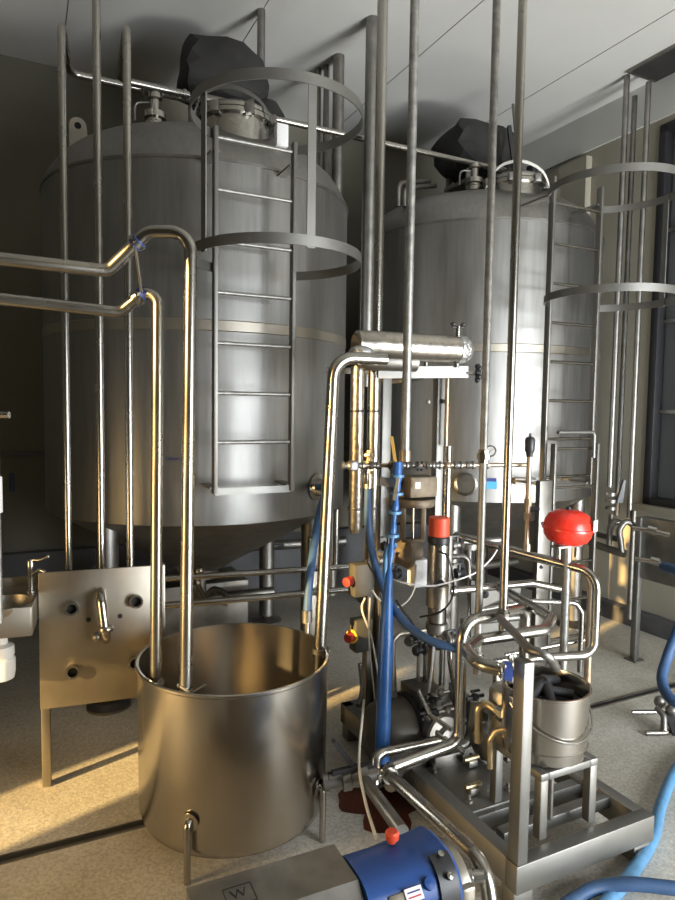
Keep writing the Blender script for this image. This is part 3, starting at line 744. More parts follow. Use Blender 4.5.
# strip of light-coloured upright beside tank 1 right
b = at(313, 600, 4.05)
solo('steel_upright', MB().box(Vector((b.x, 4.05, .52)), (.075, .03, 1.02), ROOM, .004), PANEL, 'pale flat upright just left of the leaning pipe, under the left tank edge', 'post')
b0, b1 = vpipe(336, 530, 4.4, .75, 1.15)
solo('stub_pipe', MB().cyl(b0, b1, .02, 12), STEEL, 'short bright vertical pipe right of the leaning tub pipe', 'pipe')

# ================================================================== SKID BASE
K0 = atz(517, 868, .19)      # front-left top corner
ku, kv = UX, VX; KW = .73; KD = 1.45; KH = .19
t = thing('skid_frame', 'low rectangular steel skid base carrying the pipework at lower right', 'frame', Vector((K0.x, K0.y, 0)))
def kp(a, b, z): return Vector((K0.x, K0.y, 0))+ku*a+kv*b+ZX*z
bw = .06; bh = .11
MB().box(kp(KW/2, .03, KH-bh/2), (KW, bw, bh), ROOM, .004).build('front_beam', FRAME, t)
MB().box(kp(KW-.03, KD/2+.03, KH-bh/2), (bw, KD-bw, bh), ROOM, .004).build('side_beam', FRAME, t)
MB().box(kp(.03, KD/2+.03, KH-bh/2), (bw, KD-bw, bh), ROOM, .004).build('side_beam', FRAME, t)
MB().box(kp(KW/2, KD-.03, KH-bh/2), (KW, bw, bh), ROOM, .004).build('rear_beam', FRAME, t)
MB().box(kp(KW/2, .34, KH-.06), (KW-.12, .05, .09), ROOM, .004).build('cross_beam', FRAME, t)
MB().box(kp(KW/2, .80, KH-.06), (KW-.12, .05, .09), ROOM, .004).build('cross_beam', FRAME, t)
MB().box(kp(.20, .52, KH-.012), (.30, .36, .012), ROOM, .002).build('deck_plate', FRAME, t)
MB().box(kp(.25, 1.12, KH-.012), (.38, .5, .012), ROOM, .002).build('deck_plate', DULL, t)
for (a, b) in ((.05, .05), (KW-.05, .05), (.05, KD-.05), (KW-.05, KD-.05)):
    MB().box(kp(a, b, (KH-bh)/2), (.09, .07, KH-bh), ROOM, .003).build('foot', FRAME, t)
# tall corner post
p0 = kp(.028, .03, KH)
pt_ = rise(p0, 660)
MB().box((p0+pt_)/2, (.048, .058, pt_.z-p0.z), ROOM, .005).build('corner_post', FRAME, t)
# bolts on deck
for (a, b) in ((.09, .40), (.30, .40), (.09, .66), (.30, .66)):
    MB().lathe([(0, 0), (.016, 0), (.016, .012), (.008, .014), (.008, .035), (0, .035)], kp(a, b, KH-.006), seg=6).build('deck_bolt', DULL, t)

# bucket stand
BC = Vector((.868, 2.60, 0)); bs = .26
t = thing('bucket_stand', 'small square steel stand on the skid under the bucket', 'stand', Vector((BC.x, BC.y, KH)))
su = (UX*1.0).normalized()
for a in (-1, 1):
    for b in (-1, 1):
        q = BC+UX*a*(bs/2-.0)+VX*b*(bs/2-.0)
        MB().box(Vector((q.x, q.y, (KH+.437)/2)), (.038, .038, .437-KH), ROOM, .004).build('leg', FRAME, t)
fr = MB()
for s in (-1, 1):
    fr.box(BC+UX*s*bs/2+ZX*.44, (.04, bs+.04, .03), ROOM, .003); fr.box(BC+VX*s*bs/2+ZX*.44, (bs-.04, .04, .03), ROOM, .003)
fr.build('top_frame', FRAME, t)
MB().cyl(BC+ZX*.18-VX*.05, BC+ZX*.45-VX*.05, .012, 10).build('drain_stub', DULL, t)
# bucket
t = thing('steel_bucket', 'steel bucket with a wire bail, full of dark fittings, on the square stand', 'bucket', BC+ZX*.456)
bz0, bz1 = .456, .735; brr = .173
MB().lathe([(0, bz0), (brr-.02, bz0), (brr-.008, bz0+.008), (brr-.004, bz0+.05), (brr+.001, bz0+.053), (brr-.003, bz0+.058), (brr, bz1-.01), (brr+.006, bz1-.006), (brr+.006, bz1), (brr-.003, bz1),
            (brr-.006, bz1-.01), (brr-.012, bz0+.02), (0, bz0+.02)], BC, seg=64).build('bucket_wall', TUBST, t)
bl = []
for k in range(25):
    a = PI*k/24; e = -1
    bl.append(BC+ZX*(bz1-.05)+UX*math.cos(a)*(brr+.012) - ZX*math.sin(a)*.12 - VX*math.sin(a)*(brr-.01+.02))
MB().sweep(bl, .0045, 8).build('bail_handle', STEEL, t)
for s in (-1, 1): MB().box(BC+UX*s*(brr+.006)+ZX*(bz1-.05), (.012, .03, .05), ROOM, .003).build('bail_ear', STEEL, t)
hz = bz1-.05
MB().cyl(BC+ZX*(bz0+.03), BC+ZX*(bz1-.075), brr-.014, 40).build('dark_contents', HOLE, t)
for i, (ax, ay, bx, by) in enumerate(((-.12, .05, .10, -.05), (-.05, -.1, .05, .1), (-.1, -.02, .12, .06))):
    x = thing('hose_fitting', ['black ribbed hose end lying lengthwise in the bucket', 'dark bent hose end crossing the bucket', 'dark hose end at the back of the bucket'][i], 'fitting', BC+ZX*(bz1-.07), 'dark fittings in the bucket')
    MB().sweep(smooth_path([BC+UX*ax+VX*ay+ZX*(bz1-.058+i*.008), BC+UX*(ax+bx)/2+VX*(ay+by)/2+ZX*(bz1-.03+.012*i), BC+UX*bx+VX*by+ZX*(bz1-.05+i*.008)]), .019, 12).build('fitting_tube', RUBBER, x)
    MB().lathe([(.019, -.012), (.027, -.012), (.027, .012), (.019, .012), (.019, -.012)], BC+UX*(ax+bx)/2+VX*(ay+by)/2+ZX*(bz1-.03+.012*i), UX*(bx-ax)+VX*(by-ay), 14).build('fitting_collar', RUBBER, x)

# ================================================================== EXCHANGER TOWER
YT = 3.45
def post(px, py, Y, z0, z1, w_, d_): 
    p = at(px, py, Y); return MB().box(Vector((p.x, p.y, (z0+z1)/2)), (w_, d_, z1-z0), ROOM, .003)
t = thing('equipment_tower', 'upright steel frame behind the tub holding the wrapped exchanger', 'frame', Vector((at(410, 500, 3.5).x, 3.5, 0)))
zb_ = at(400, 372, 3.42).z
post(384, 450, 3.5, .0, zb_-.02, .055, .05).build('upright', FRAME, t)
post(438.5, 450, 3.58, .19, zb_-.02, .06, .05).build('upright', FRAME, t)
post(369, 650, 3.52, 0.0, 1.3, .06, .05).build('upright', DARKST, t)
MB().rbox(at(378, 372.5, 3.38), at(492-24, 372, 3.5), (.012, .062), ZX).build('top_bar', FRAME, t)
MB().rbox(at(326, 370, 3.5), at(380, 372, 3.55), (.03, .03), ZX).build('side_arm', DULL, t)
MB().rbox(at(385, 383, 3.7), at(425, 378, 3.6), (.02, .02), ZX).build('rear_arm', DULL, t)
kn = at(474, 373, 3.5)
MB().cyl(at(466, 373, 3.5), at(476, 373, 3.5), .011, 10).build('knob_stem', STEEL, t)
nb = MB()
for k in range(5):
    a = 2*PI*k/5; nb.ball(at(478, 373, 3.5)+Vector((0, math.cos(a), math.sin(a)))*.038, .016, seg=10)
nb.cyl(at(476, 373, 3.5), at(480, 373, 3.5), .03, 14).build('star_knob', BLACK, t)
for px in (428, 444): MB().box(at(px, 401.5, 3.54), (.02, .03, .022), None, .003).build('bolt_lug', DARKST, t)
# wrapped exchanger
X0 = at(351, 344, 3.26); X1 = at(470, 346, 3.5); X1.z = X0.z
t = thing('wrapped_exchanger', 'horizontal foil wrapped cylinder with cut left end on the tower', 'exchanger', X0.lerp(X1, .5)-ZX*.08)
dx = (X1-X0).normalized(); L = (X1-X0).length; nn = []
MB().lathe([(0, 0.10), (.03, .07), (.055, .02), (.068, .03), (.072, .08), (.072, L-.08), (.068, L-.04), (.05, L-.012), (.02, L), (0, L)], X0, dx, 36).build('barrel', FOIL, t)
MB().lathe([(.0725, L-.085), (.076, L-.08), (.072, L-.04), (.054, L-.01), (.022, L+.004), (0, L+.005)], X0, dx, 30).build('foil_end', CRUMP, t)
MB().lathe([(0, .0), (.035, .0), (.05, .03), (.05, .45*L), (.0, .45*L)], X0+dx*(.08*L)-ZX*.075+Vector((0, .03, 0)), dx, 28).build('lower_barrel', DARKST, t)
MB().ball(at(361, 353, 3.12), .06, (1.0, .8, .6), 18).build('foil_wrap', CRUMP, t)
vv = at(458, 331, 3.45)
MB().cyl(vv-ZX*.04, vv+ZX*.025, .013, 12).build('vent_stem', STEEL, t)
vw = MB().cyl(vv+ZX*.02-dx*.035, vv+ZX*.02+dx*.03, .006, 8)
for s in (-1, 1): vw.ball(vv+ZX*.035+dx*s*.03, .012, (1.3, .6, .8), 10)
vw.build('vent_valve', BLACK, t)
for px in (426, 457):
    q = at(px, 358, 3.47); MB().cyl(q-ZX*.05, q+ZX*.03, .012, 10).build('support_pin', DULL, t)
# columns
def column(px, Y, zt_, zb2, r, mat, label, bands):
    b0, b1 = vpipe(px, 450, Y, zb2, zt_)
    t = thing('insulated_column', label, 'column', b0)
    MB().lathe([(0, 0), (r*.7, 0), (r, .03), (r, zt_-zb2), (0, zt_-zb2)], b0, seg=32).build('column_tube', mat, t)
    for z in bands: MB().lathe([(r, -.006), (r+.004, -.006), (r+.004, .006), (r, .006), (r, -.006)], Vector((b0.x, b0.y, z)), seg=32).build('column_band', BLACK, t)
    return t
cz = lambda py: at(356, py, 3.4).z
column(356.5, 3.38, at(356, 366, 3.38).z, at(356, 533, 3.38).z, .036, FOIL, 'left insulated column with black bands below the wrapped exchanger', (cz(411), cz(508)))
column(373, 3.42, at(372, 366, 3.42).z, at(372, 548, 3.42).z, .034, STEEL, 'right bright column with black bands below the wrapped exchanger', (cz(411), cz(508)))
b0, b1 = vpipe(446.5, 500, 3.45, .75, at(447, 446, 3.45).z)
pipe_thing('sight_pipe', [b0, b1], .024, 0, STEEL, 'bright vertical pipe directly right of the red capped valve')
b0, b1 = vpipe(446.5, 420, 3.52, at(447, 446, 3.5).z, zb_)
pipe_thing('thin_pipe', [b0, b1], .011, 0, COPPER, 'thin brownish pipe rising above the bright pipe to the tower top')

# valve row
zm = at(400, 464, 3.3).z
m0 = Vector((at(342, 463, 3.16).x, 3.16, zm)); m1_ = Vector((at(527, 466, 3.36).x, 3.36, zm))
dm = (m1_-m0).normalized(); up_y = Vector((-dm.y, dm.x, 0))
t = thing('valve_manifold', 'horizontal row of small valves crossing in front of the right tank', 'manifold', (m0+m1_)/2)
MB().cyl(m0, m1_, .011, 12).build('header_tube', COPPER, t)
def mx_(px):   # parameter along manifold
    k = pdir(px, 464); s = (m0.x*k.y-m0.y*k.x)/(dm.y*k.x-dm.x*k.y); return m0+dm*s
for px in (346, 360, 374, 404, 413, 430, 437, 458, 470, 484):
    q = mx_(px); MB().lathe([(.011, -.022), (.02, -.022), (.022, -.012), (.016, -.006), (.016, .006), (.022, .012), (.02, .022), (.011, .022)], q, dm, 10).build('pipe_union', DULL, t)
q = mx_(393); MB().lathe([(0, -.03), (.026, -.03), (.03, -.01), (.03, .01), (.026, .03), (0, .03)], q-up_y*.02, up_y, 16).build('ball_valve', BLACK, t)
hv = MB().rbox(q-up_y*.05, at(391.5, 437, 3.2), (.02, .016)); hv.build('yellow_handle', OCHRE, t)['label'] = 'ochre yellow lever grip'
q = mx_(417); tv = MB()
for k in range(6):
    a = 2*PI*k/6; tv.ball(q-up_y*.045+dm*math.cos(a)*.02+ZX*math.sin(a)*.02, .008, seg=8)
tv.cyl(q, q-up_y*.045, .008, 8).build('star_handle', BLACK, t)
q = mx_(447); MB().ball(q, .024, (1, 1, .8), 12).build('cast_tee', COPPER, t)
q = mx_(353); MB().box(q, (.05, .05, .05), ROOM, .012).build('cast_tee', DULL, t)
q = at(366, 476, 3.24); MB().box(q, (.02, .02, .08), None, .005).build('bleed_valve', STEEL, t)
# gauge on pipe D
gp = at(490.5, 451, 2.95)
t = thing('pressure_gauge', 'small round pressure gauge on the slim drop pipe', 'gauge', gp-ZX*.03)
gn = Vector((-.15, -1, .05)).normalized()
MB().lathe([(0, -.012), (.026, -.012), (.026, .012), (.022, .014), (.022, .010), (0, .010)], gp, gn, 24).build('gauge_case', BLACK, t)
MB().lathe([(0, 0), (.021, 0), (0, .001)], gp+gn*.0105, gn, 24).build('gauge_dial', LABELW, t)
MB().rbox(gp+gn*.012-Vector((.008, 0, .008)), gp+gn*.012+Vector((.012, 0, .012)), (.003, .001)).build('needle', INKK, t)
# black air vent and its pipe
b0, b1 = vpipe(528, 500, 3.3, at(528, 549, 3.3).z, at(528, 455, 3.3).z)
t = thing('air_vent', 'black bottle shaped air vent on a brown vertical pipe', 'vent', b0)
MB().cyl(b0, b1, .014, 12).build('tube', COPPER, t)
MB().lathe([(0, 0), (.016, 0), (.018, .02), (.024, .03), (.026, .085), (.02, .10), (.006, .105), (.006, .12), (0, .12)], b1-ZX*.01, seg=20).build('vent_bottle', BLACK, t)
for f in (.02, .35, .5): MB().lathe([(.014, -.018), (.02, -.018), (.02, .018), (.014, .018)], b0.lerp(b1, f), seg=8).build('pipe_union', COPPER, t)
MB().cyl(b0.lerp(b1, .42), b0.lerp(b1, .42)+UX*.07, .012, 10).build('side_stub', BLACK, t)

# brown control valve body
ca = at(418, 520, 3.5)
t = thing('control_valve', 'dusty brown cast control valve left of the red capped valve', 'valve', ca-ZX*.3)
MB().box(at(418, 486, 3.44), (.17, .12, .11), ROOM, .01).build('actuator_box', CASTIRON, t)
MB().lathe([(0, -.02), (.10, -.02), (.105, -.01), (.105, .01), (.10, .02), (0, .02)], at(415, 502, 3.45), (0, 0, 1), 28).build('diaphragm_plate', CASTIRON, t)
yk = MB()
for s in (-1, 1): yk.box(at(413+s*10, 523, 3.42), (.026, .05, .18), None, .005)
yk.box(at(413, 540, 3.42), (.12, .05, .02), None, .004).build('yoke', CASTIRON, t)
MB().lathe([(0, -.08), (.05, -.075), (.06, -.04), (.085, 0), (.06, .05), (.05, .08), (0, .09)], at(406, 553, 3.5), (1, .3, 0), 22).build('valve_body', CASTIRON, t)
MB().cyl(at(413, 540, 3.42), at(413, 505, 3.42), .008, 10).build('valve_stem', STEEL, t)
MB().rbox(at(379, 481, 3.42), at(401, 484, 3.42), (.02, .045), ZX).build('positioner_arm', BLACK, t)
MB().box(at(418, 485.5, 3.32), (.028, .004, .036), None).build('white_tag', LABELW, t)
MB().box(at(418, 580-8, 3.5), (.09, .08, .15), ROOM, .006).build('white_connector', LABELW, t)

# pneumatic valve with red cap
cz_ = at(438, 570, 3.22)
t = thing('pneumatic_valve', 'steel cylindrical valve actuator with an orange red cap and black ring', 'valve', rise(cz_, 640))
zz = lambda py: rise(cz_, py).z
def lt(z0, z1, r, o=cz_, ch=.004, seg=32): return MB().lathe([(0, z0), (r-ch, z0), (r, z0+ch), (r, z1-ch), (r-ch, z1), (0, z1)], (o.x, o.y, 0), seg=seg)
lt(zz(536), zz(517), .052).build('red_cap', REDCAP, t)
lt(zz(543), zz(536), .056).build('black_ring', BLACK, t)
lt(zz(583), zz(543), .055).build('actuator_body', STEEL, t)
lt(zz(606), zz(584), .056).build('actuator_base', PANEL, t)
lt(zz(622), zz(606), .04).build('neck', DULL, t)
lt(zz(632), zz(622), .055).build('flange', DULL, t)
MB().ball(rise(cz_, 640), .062, (1, 1, .8), 20).build('valve_body', PANEL, t)
MB().cyl(Vector((cz_.x+.0, cz_.y-.056, zz(578))), Vector((cz_.x, cz_.y-.0575, zz(578))), .007, 10).build('screw_hole', HOLE, t)
MB().cyl(Vector((cz_.x+.005, cz_.y-.055, zz(580))), Vector((cz_.x+.005, cz_.y-.059, zz(580))), .018, 16).build('sensor_port', BLACK, t)
MB().cyl(Vector((cz_.x-.01, cz_.y-.05, zz(549))), Vector((cz_.x-.01, cz_.y-.08, zz(548))), .006, 8).build('air_nipple', STEEL, t)
solo('air_line', MB().sweep(smooth_path([Vector((cz_.x-.01, cz_.y-.08, zz(548))), at(447, 556, 3.1), at(453, 575, 3.1), at(452, 598, 3.12), at(440, 612, 3.14), at(420, 617, 3.2)]), .005, 8), BLACK, 'thin black air line looping off the red capped valve', 'tube')
# legs/pipes below the valve
for i, (px, r, m_, lab) in enumerate(((425, .012, STEEL, 'first thin vertical pipe under the red capped valve, from the left'), (433, .010, BRASS, 'second thin vertical pipe under the red capped valve, from the left'),
                                 (441, .012, STEEL, 'third thin vertical pipe under the red capped valve, from the left'), (418, .009, PERF, 'perforated cable strip under the red capped valve'))):
    b0, b1 = vpipe(px, 680, 3.18, .35, at(px, 632, 3.18).z)
    solo('down_pipe', MB().cyl(b0, b1, r, 12), m_, lab, 'pipe', 'thin pipes under the red capped valve')
b0, b1 = vpipe(446, 640, 3.3, .3, 1.2)
solo('support_strut', MB().box((b0+b1)/2, (.03, .03, .9), ROOM, .003), DARKST, 'dark square strut behind the thin vertical pipes', 'strut')

# switch boxes on the tower
def switchbox(px, py, w_, h_, label, yellow):
    c = at(px, py, 3.36); t = thing('switch_box', label, 'switch', c-ZX*h_/2, 'grey switch boxes on the tower')
    MB().box(c, (w_, .08, h_), ROOM, .006).build('box_body', BOXG, t)
    c2 = c-UX*(w_/2+.004)-VX*.01
    if yellow: MB().lathe([(0, 0), (.036, 0), (.036, .012), (0, .014)], c2, -UX-VX*.5, 20).build('switch_plate', YELLOW, t)
    MB().lathe([(0, 0), (.026, 0), (.024, .035), (0, .037)], c2+(-UX-VX*.5).normalized()*.012, -UX-VX*.5, 18).build('red_knob', REDK, t)
    return t
switchbox(360, 579, .10, .17, 'upper grey switch box with a red knob on the tower', False)
switchbox(361, 634, .10, .17, 'lower grey switch box with red and yellow rotary switch', True)
# cables
def cable(pts, r, mat, label, grp=None): return solo('cable', MB().sweep(smooth_path(pts), r, 8), mat, label, 'cable', grp)
cable([at(365, 598, 3.28), at(362, 610, 3.25), at(372, 640, 3.25), at(380, 690, 3.25), at(381, 720, 3.2)], .005, CABLE, 'cream cable hanging from the upper switch box down the tower')
cable([at(370, 598, 3.27), at(369, 640, 3.24), at(375, 700, 3.26)], .0045, CABLE, 'cream cable straight down beside the lower switch box')
cable([at(386, 577, 3.2), at(405, 583, 3.1), at(430, 586, 3.08), at(450, 582, 3.08), at(475, 573, 3.1), at(490, 560, 3.2), at(497, 550, 3.3)], .004, LABELW, 'thin white cable strung past the red capped valve')
cable([at(434, 642, 3.1), at(431, 675, 3.05), at(425, 715, 3.0), at(412, 735, 3.0), at(400, 733, 3.0), at(391, 718, 3.02)], .006, LABELW, 'white cable hanging in a loop over the low motor')
cable([at(372, 590, 3.2), at(380, 600, 3.2), at(398, 607, 3.2), at(413, 592, 3.2), at(416, 565, 3.3)], .005, CABLE, 'cream cable looped below the brown control valve')
cable([at(364, 700, 3.0), at(359, 760, 2.7), at(365, 800, 2.45), at(376, 838, 2.15)], .006, CABLE, 'long thin cable from the tower down to the blue pump')

# blue hoses at the tower
h1 = [at(368, 484, 3.26), at(368, 520, 3.24), at(372, 552, 3.2), at(384, 590, 3.08), at(404, 622, 2.95), at(432, 641, 2.85), at(468, 652, 2.80)]
t = thing('blue_hose', 'dark blue hose sagging from the tower columns to the steel U pipe', 'hose', h1[-1])
MB().sweep(smooth_path(h1, 8), .019, 14).build('hose_tube', BHOSE, t)
MB().lathe([(.0195, 0), (.0195, .07), (.024, .07), (.024, 0)], h1[0]-ZX*.02, seg=12).build('hose_ferrule', BRASS, t)
cp = MB()
for k in range(4): cp.box(h1[0]+ZX*(.04+.035*k), (.045, .035, .016), Matrix.Rotation(.4*k, 3, 'Z'), .003)
cp.cyl(h1[0], h1[0]+ZX*.17, .012, 10).build('coupling', BRASS, t)
sl = [at(398, 462, 3.12), at(397, 490, 3.1), at(394, 520, 3.08), at(391, 552, 3.06), at(388, 590, 3.0), at(386, 640, 2.95), at(384, 700, 2.9), at(382, 762, 2.86)]
t = thing('blue_sleeve', 'bright blue plastic sleeve hanging from the yellow handled valve to the floor pipes', 'sleeve', sl[-1])
pth = smooth_path(sl, 8); n_ = len(pth)
rr = [.022 if i < n_*.10 else (.014+.004*math.sin(i*1.1) if i < n_*.5 else .016+.018*min(1, (i/n_-.5)*5)) for i in range(n_)]
MB().sweep(pth, rr, 16).build('sleeve_tube', BFILM, t)
cl = MB()
for f in (.08, .17, .26, .36): 
    q = pth[int(f*n_)]; cl.lathe([(.02, -.006), (.032, -.006), (.032, .006), (.02, .006)], q, seg=12)
cl.build('sleeve_tie', BHOSEL, t)
MB().rbox(at(394, 500, 3.05), at(398, 478, 3.05), (.022, .012)).build('brass_clip', BRASS, t)
solo('blue_hose_loop', MB().sweep(smooth_path([at(396, 545, 3.12), at(388, 548, 3.14), at(385, 570, 3.14), at(387, 610, 3.1), at(384, 640, 3.05)]), .012, 10), BHOSEL, 'slim pale blue hose beside the bright blue sleeve', 'hose')

# ================================================================== SKID PIPEWORK
# big low pipe: pump -> along skid -> up -> over -> down
b = at(460, 700, 2.80)
q0 = Vector((b.x, b.y, .40)); q0.z = rise(b, 742).z
tp = rise(b, 622); 
en = at(526, 602, 3.02); en.z = tp.z
crn = at(384, 776, 2.62); crn.z = q0.z-.03
f0 = at(481, 868, 1.99); f0.z = .40
ptsD = [Vector((f0.x+.035, f0.y-.06, .20)), Vector((f0.x+.01, f0.y, .40)), crn, q0, tp, en, Vector((en.x, en.y, .5))]
pipe_thing('product_pipe', ptsD, .0255, [0, .09, .05, .06, .09, .05, 0], STEEL, 'long bright steel pipe running from the blue pump back and up over the skid', clamps=((1, .93),), seg=18)
# second parallel below
pipe_thing('return_pipe', [at(390, 786, 2.7), at(400, 768, 2.9), at(470, 742, 3.05), at(474, 700, 3.05)], .026, .06, DULL, 'dull steel pipe tucked under the long bright product pipe', seg=14)
pipe_thing('suction_pipe', [at(375, 785, 2.72), at(376, 757, 2.78), at(383, 752, 2.8), at(456, 726+10, 3.0)], .022, .045, STEEL, 'upper slim steel pipe leading left from the riser to the black handled valve', seg=14)
solo('cross_pipe', MB().cyl(at(366, 782, 2.62), at(402, 832, 2.2), .026, 16), DULL, 'dull diagonal pipe from the black handled valve down to the pump', 'pipe')
# valve with black lever beside tub
va = at(355, 777, 2.68)
t = thing('floor_valve', 'steel butterfly valve with a long black lever right of the tub', 'valve', va-ZX*.05)
MB().lathe([(0, -.14), (.028, -.14), (.036, -.135), (.036, -.115), (.028, -.11), (.028, -.06), (.048, -.055), (.048, -.02), (.038, -.015), (.038, .015), (.048, .02), (.048, .055), (.03, .06), (.03, .10), (0, .10)], va, Vector((1, .15, .12)), 24).build('valve_body', DULL, t)
MB().rbox(va+ZX*.04, at(333, 741, 2.66), (.035, .014)).build('lever', BLACK, t)
MB().rbox(at(332, 773, 2.62), at(372, 764, 2.7), (.02, .02), ZX).build('lever_stop', BLACK, t)
MB().cyl(va-Vector((0, 0, .0)), va+ZX*.05, .02, 12).build('valve_stem', BLACK, t)
# big right loop
e1 = at(452, 545, 3.35); e2_ = at(578, 571, 3.12)
c0 = at(597, 580, 3.1)
zz1 = at(590, 573, 3.1).z
lp = [at(455, 547-12, 3.6), at(500, 547, 3.45), Vector((c0.x, c0.y, zz1)), rise(c0, 655)]
lp2 = Vector((c0.x, c0.y, rise(c0, 655).z))
e3 = atz(535, 658, lp2.z)
ptsE = [lp[0], lp[1], lp[2], lp2, e3, atz(508, 664, lp2.z)]
pipe_thing('loop_pipe', [lp[0], lp[1], lp[2], lp2, e3, ptsE[-1]], .0215, [0, .05, .09, .07, .03, 0], STEEL, 'long sloping steel pipe passing under the red vessel and looping down past the bucket', seg=16)
c1_ = at(591, 590, 3.2); 
pipe_thing('loop_pipe', [at(490, 548, 3.62), Vector((c1_.x, c1_.y, rise(c1_, 572).z)), rise(c1_, 690)], .018, [0, .08, 0], COPPER, 'brownish pipe running just behind the loop under the red vessel', seg=14)
# horseshoe: left U where blue hose joins
zU = at(470, 656, 2.8).z
U_ = [at(548, 622, 3.2), at(598-4, 628, 3.1)]
def hz_(px, py, z): return atz(px, py, z)
zU = .92
pipe_thing('horseshoe_pipe', [atz(508, 671, zU), atz(478, 664, zU), atz(466, 650, zU), atz(478, 640, zU)+Vector((0, .0, 0)), atz(545, 630, zU), atz(552, 618, zU), atz(500, 588, zU)], .024, [0, .08, .05, .06, .05, .05, 0], STEEL, 'flat horseshoe shaped steel pipe joined to the sagging blue hose', clamps=((0, .1),), seg=16)
pipe_thing('diagonal_pipe', [atz(500, 618, .98), atz(530, 650, .98), atz(548, 655, .98), atz(556, 668, .90)], .017, .04, DULL, 'dull diagonal pipe crossing over the horseshoe pipe towards the bucket', seg=14)
pipe_thing('level_pipe', [at(450, 591, 3.3), at(532, 583, 3.45), at(560, 589, 3.5)], .020, .05, STEEL, 'straight level steel pipe right of the red capped valve', clamps=((0, .04),), seg=14)
pipe_thing('level_pipe', [at(462, 622, 3.2), at(520, 617, 3.35)], .019, .05, DULL, 'dull level pipe just beneath the arched product pipe', seg=14)
# right rear loop
r0_ = at(545, 600, 3.6)
pipe_thing('rear_loop_pipe', [at(470, 612, 3.7), at(530, 601, 3.75), at(576, 603, 3.75), at(582, 612, 3.75), rise(at(582, 612, 3.75), 672)], .016, [0, .03, .05, .06, 0], STEEL, 'slim rear loop pipe behind the red vessel post', seg=12)
pipe_thing('rear_tube', [at(505, 655, 3.7), at(584, 640, 3.8)], .012, 0, STEEL, 'slim rear crossbar tube low behind the red vessel post', seg=10)
pipe_thing('grey_elbow_pipe', [at(449, 557, 3.7), at(468, 556, 3.7), at(470, 600, 3.7)], .016, .04, DULL, 'small grey elbow pipe right of the bright sight pipe', seg=12)
pipe_thing('rear_header', [at(448, 543, 3.75), at(500, 540, 3.85)], .02, 0, DULL, 'short grey header pipe behind the slim drop pipe', seg=12)
# junction plate
t = thing('junction_panel', 'pale steel plate with black knobs behind the arched product pipe', 'panel', at(494, 640, 3.72))
MB().rbox(at(468, 612, 3.66), at(519, 606, 3.85), (.012, .30), ZX).build('plate', FRAME, t)
MB().rbox(at(472, 580, 3.6), at(472, 650, 3.6), (.05, .02)).build('plate_flange', FRAME, t)
for px, py in ((484, 593), (503, 591)):
    q = at(px, py, 3.6); MB().lathe([(0, 0), (.022, 0), (.022, .03), (.012, .035), (.012, .05), (0, .05)], q, (0, -1, 0), 14).build('knob', BLACK, t)
# small brass elbows beside bucket
pipe_thing('brass_elbow', [at(478, 742, 2.72), at(478, 708, 2.72), at(486, 703, 2.72), at(512, 722, 2.64)], .018, .03, BRASS, 'upper brass coloured elbow pipe left of the tall corner post', unions=((2, .6),), seg=12)
pipe_thing('brass_elbow', [at(490, 768, 2.62), at(490, 740, 2.62), at(496, 731, 2.62), at(508, 728, 2.60)], .012, .025, BRASS, 'lower brass coloured elbow pipe left of the tall corner post', seg=12)
solo('perforated_tray', MB().box(at(500, 690, 2.95), (.07, .03, .30), ROOM, .002), PERF, 'perforated upright cable tray behind the tall corner post', 'tray')
solo('steel_canister', MB().lathe([(0, 0), (.08, 0), (.085, .01), (.085, .20), (.075, .22), (0, .23)], Vector((at(513, 720, 2.72).x-.01, 2.76, .42)), seg=32), PANEL, 'steel canister between the corner post and the bucket', 'canister')
solo('wire_cable', MB().sweep(smooth_path([at(513, 664, 2.72), at(505, 680, 2.7), at(511, 695, 2.66), at(509, 707, 2.66)]), .007, 8), BRASS, 'short curled brass tube left of the corner post', 'tube')
# block with hose clamps at the post top
t = thing('hinge_clamp', 'blue pipe clamp with steel wing nuts at the corner post', 'clamp', at(512, 675, 2.56))
MB().lathe([(.026, -.014), (.034, -.014), (.034, .014), (.026, .014), (.026, -.014)], atz(508, 671, zU), (1, -.2, 0), 18).build('clamp_band', BCLAMP, t)
wn = MB()
for py in (657, 680):
    q = at(512, py, 2.53); wn.cyl(q-ZX*.012, q+ZX*.012, .006, 8); wn.ball(q+UX*.012, .011, (.8, .7, 1.2), 8); wn.ball(q-UX*.012, .011, (.8, .7, 1.2), 8)
wn.build('wing_nut', STEEL, t)

# red expansion vessel + post
ev = at(568, 527, 3.2); er = 24/650*3.2
b0, b1 = vpipe(565.5, 600, 3.2, .19, ev.z-er*.72)
t = thing('expansion_vessel', 'glossy red round expansion vessel on a steel post', 'vessel', Vector((b0.x, b0.y, .0)))
prof = [(0, -.088), (.06, -.085), (.095, -.068), (.113, -.04), (.117, -.012), (.125, -.010), (.125, .0), (.117, .002), (.113, .03), (.098, .062), (.06, .083), (0, .088)]
MB().lathe(prof, ev, (0.04, 0, 1), 48).build('red_vessel', RED, t)
MB().cyl(b0, b1, .021, 16).build('post', GALV, t)
for d in (.06, -.055): MB().cyl(ev+UX*d-ZX*.085, ev+UX*d-ZX*.155, .009, 8).build('mount_bolt', STEEL, t)
MB().box(ev-ZX*.095, (.16, .05, .012), ROOM, .002).build('mount_bracket', FRAME, t)
lab = ev+Vector((.098, -.066, .02)); ln = Vector((.75, -.66, 0)).normalized(); lx = Vector((-ln.y, ln.x, 0))
MB().box(lab+ln*.012, (.05, .003, .055), Matrix((lx, ln, ZX)).transposed()).build('sticker', LABELW, t)
for k in range(3): MB().box(lab+ln*.0145+ZX*(.012-.012*k), (.036, .001, .003), Matrix((lx, ln, ZX)).transposed()).build('sticker_line', INKK, t)
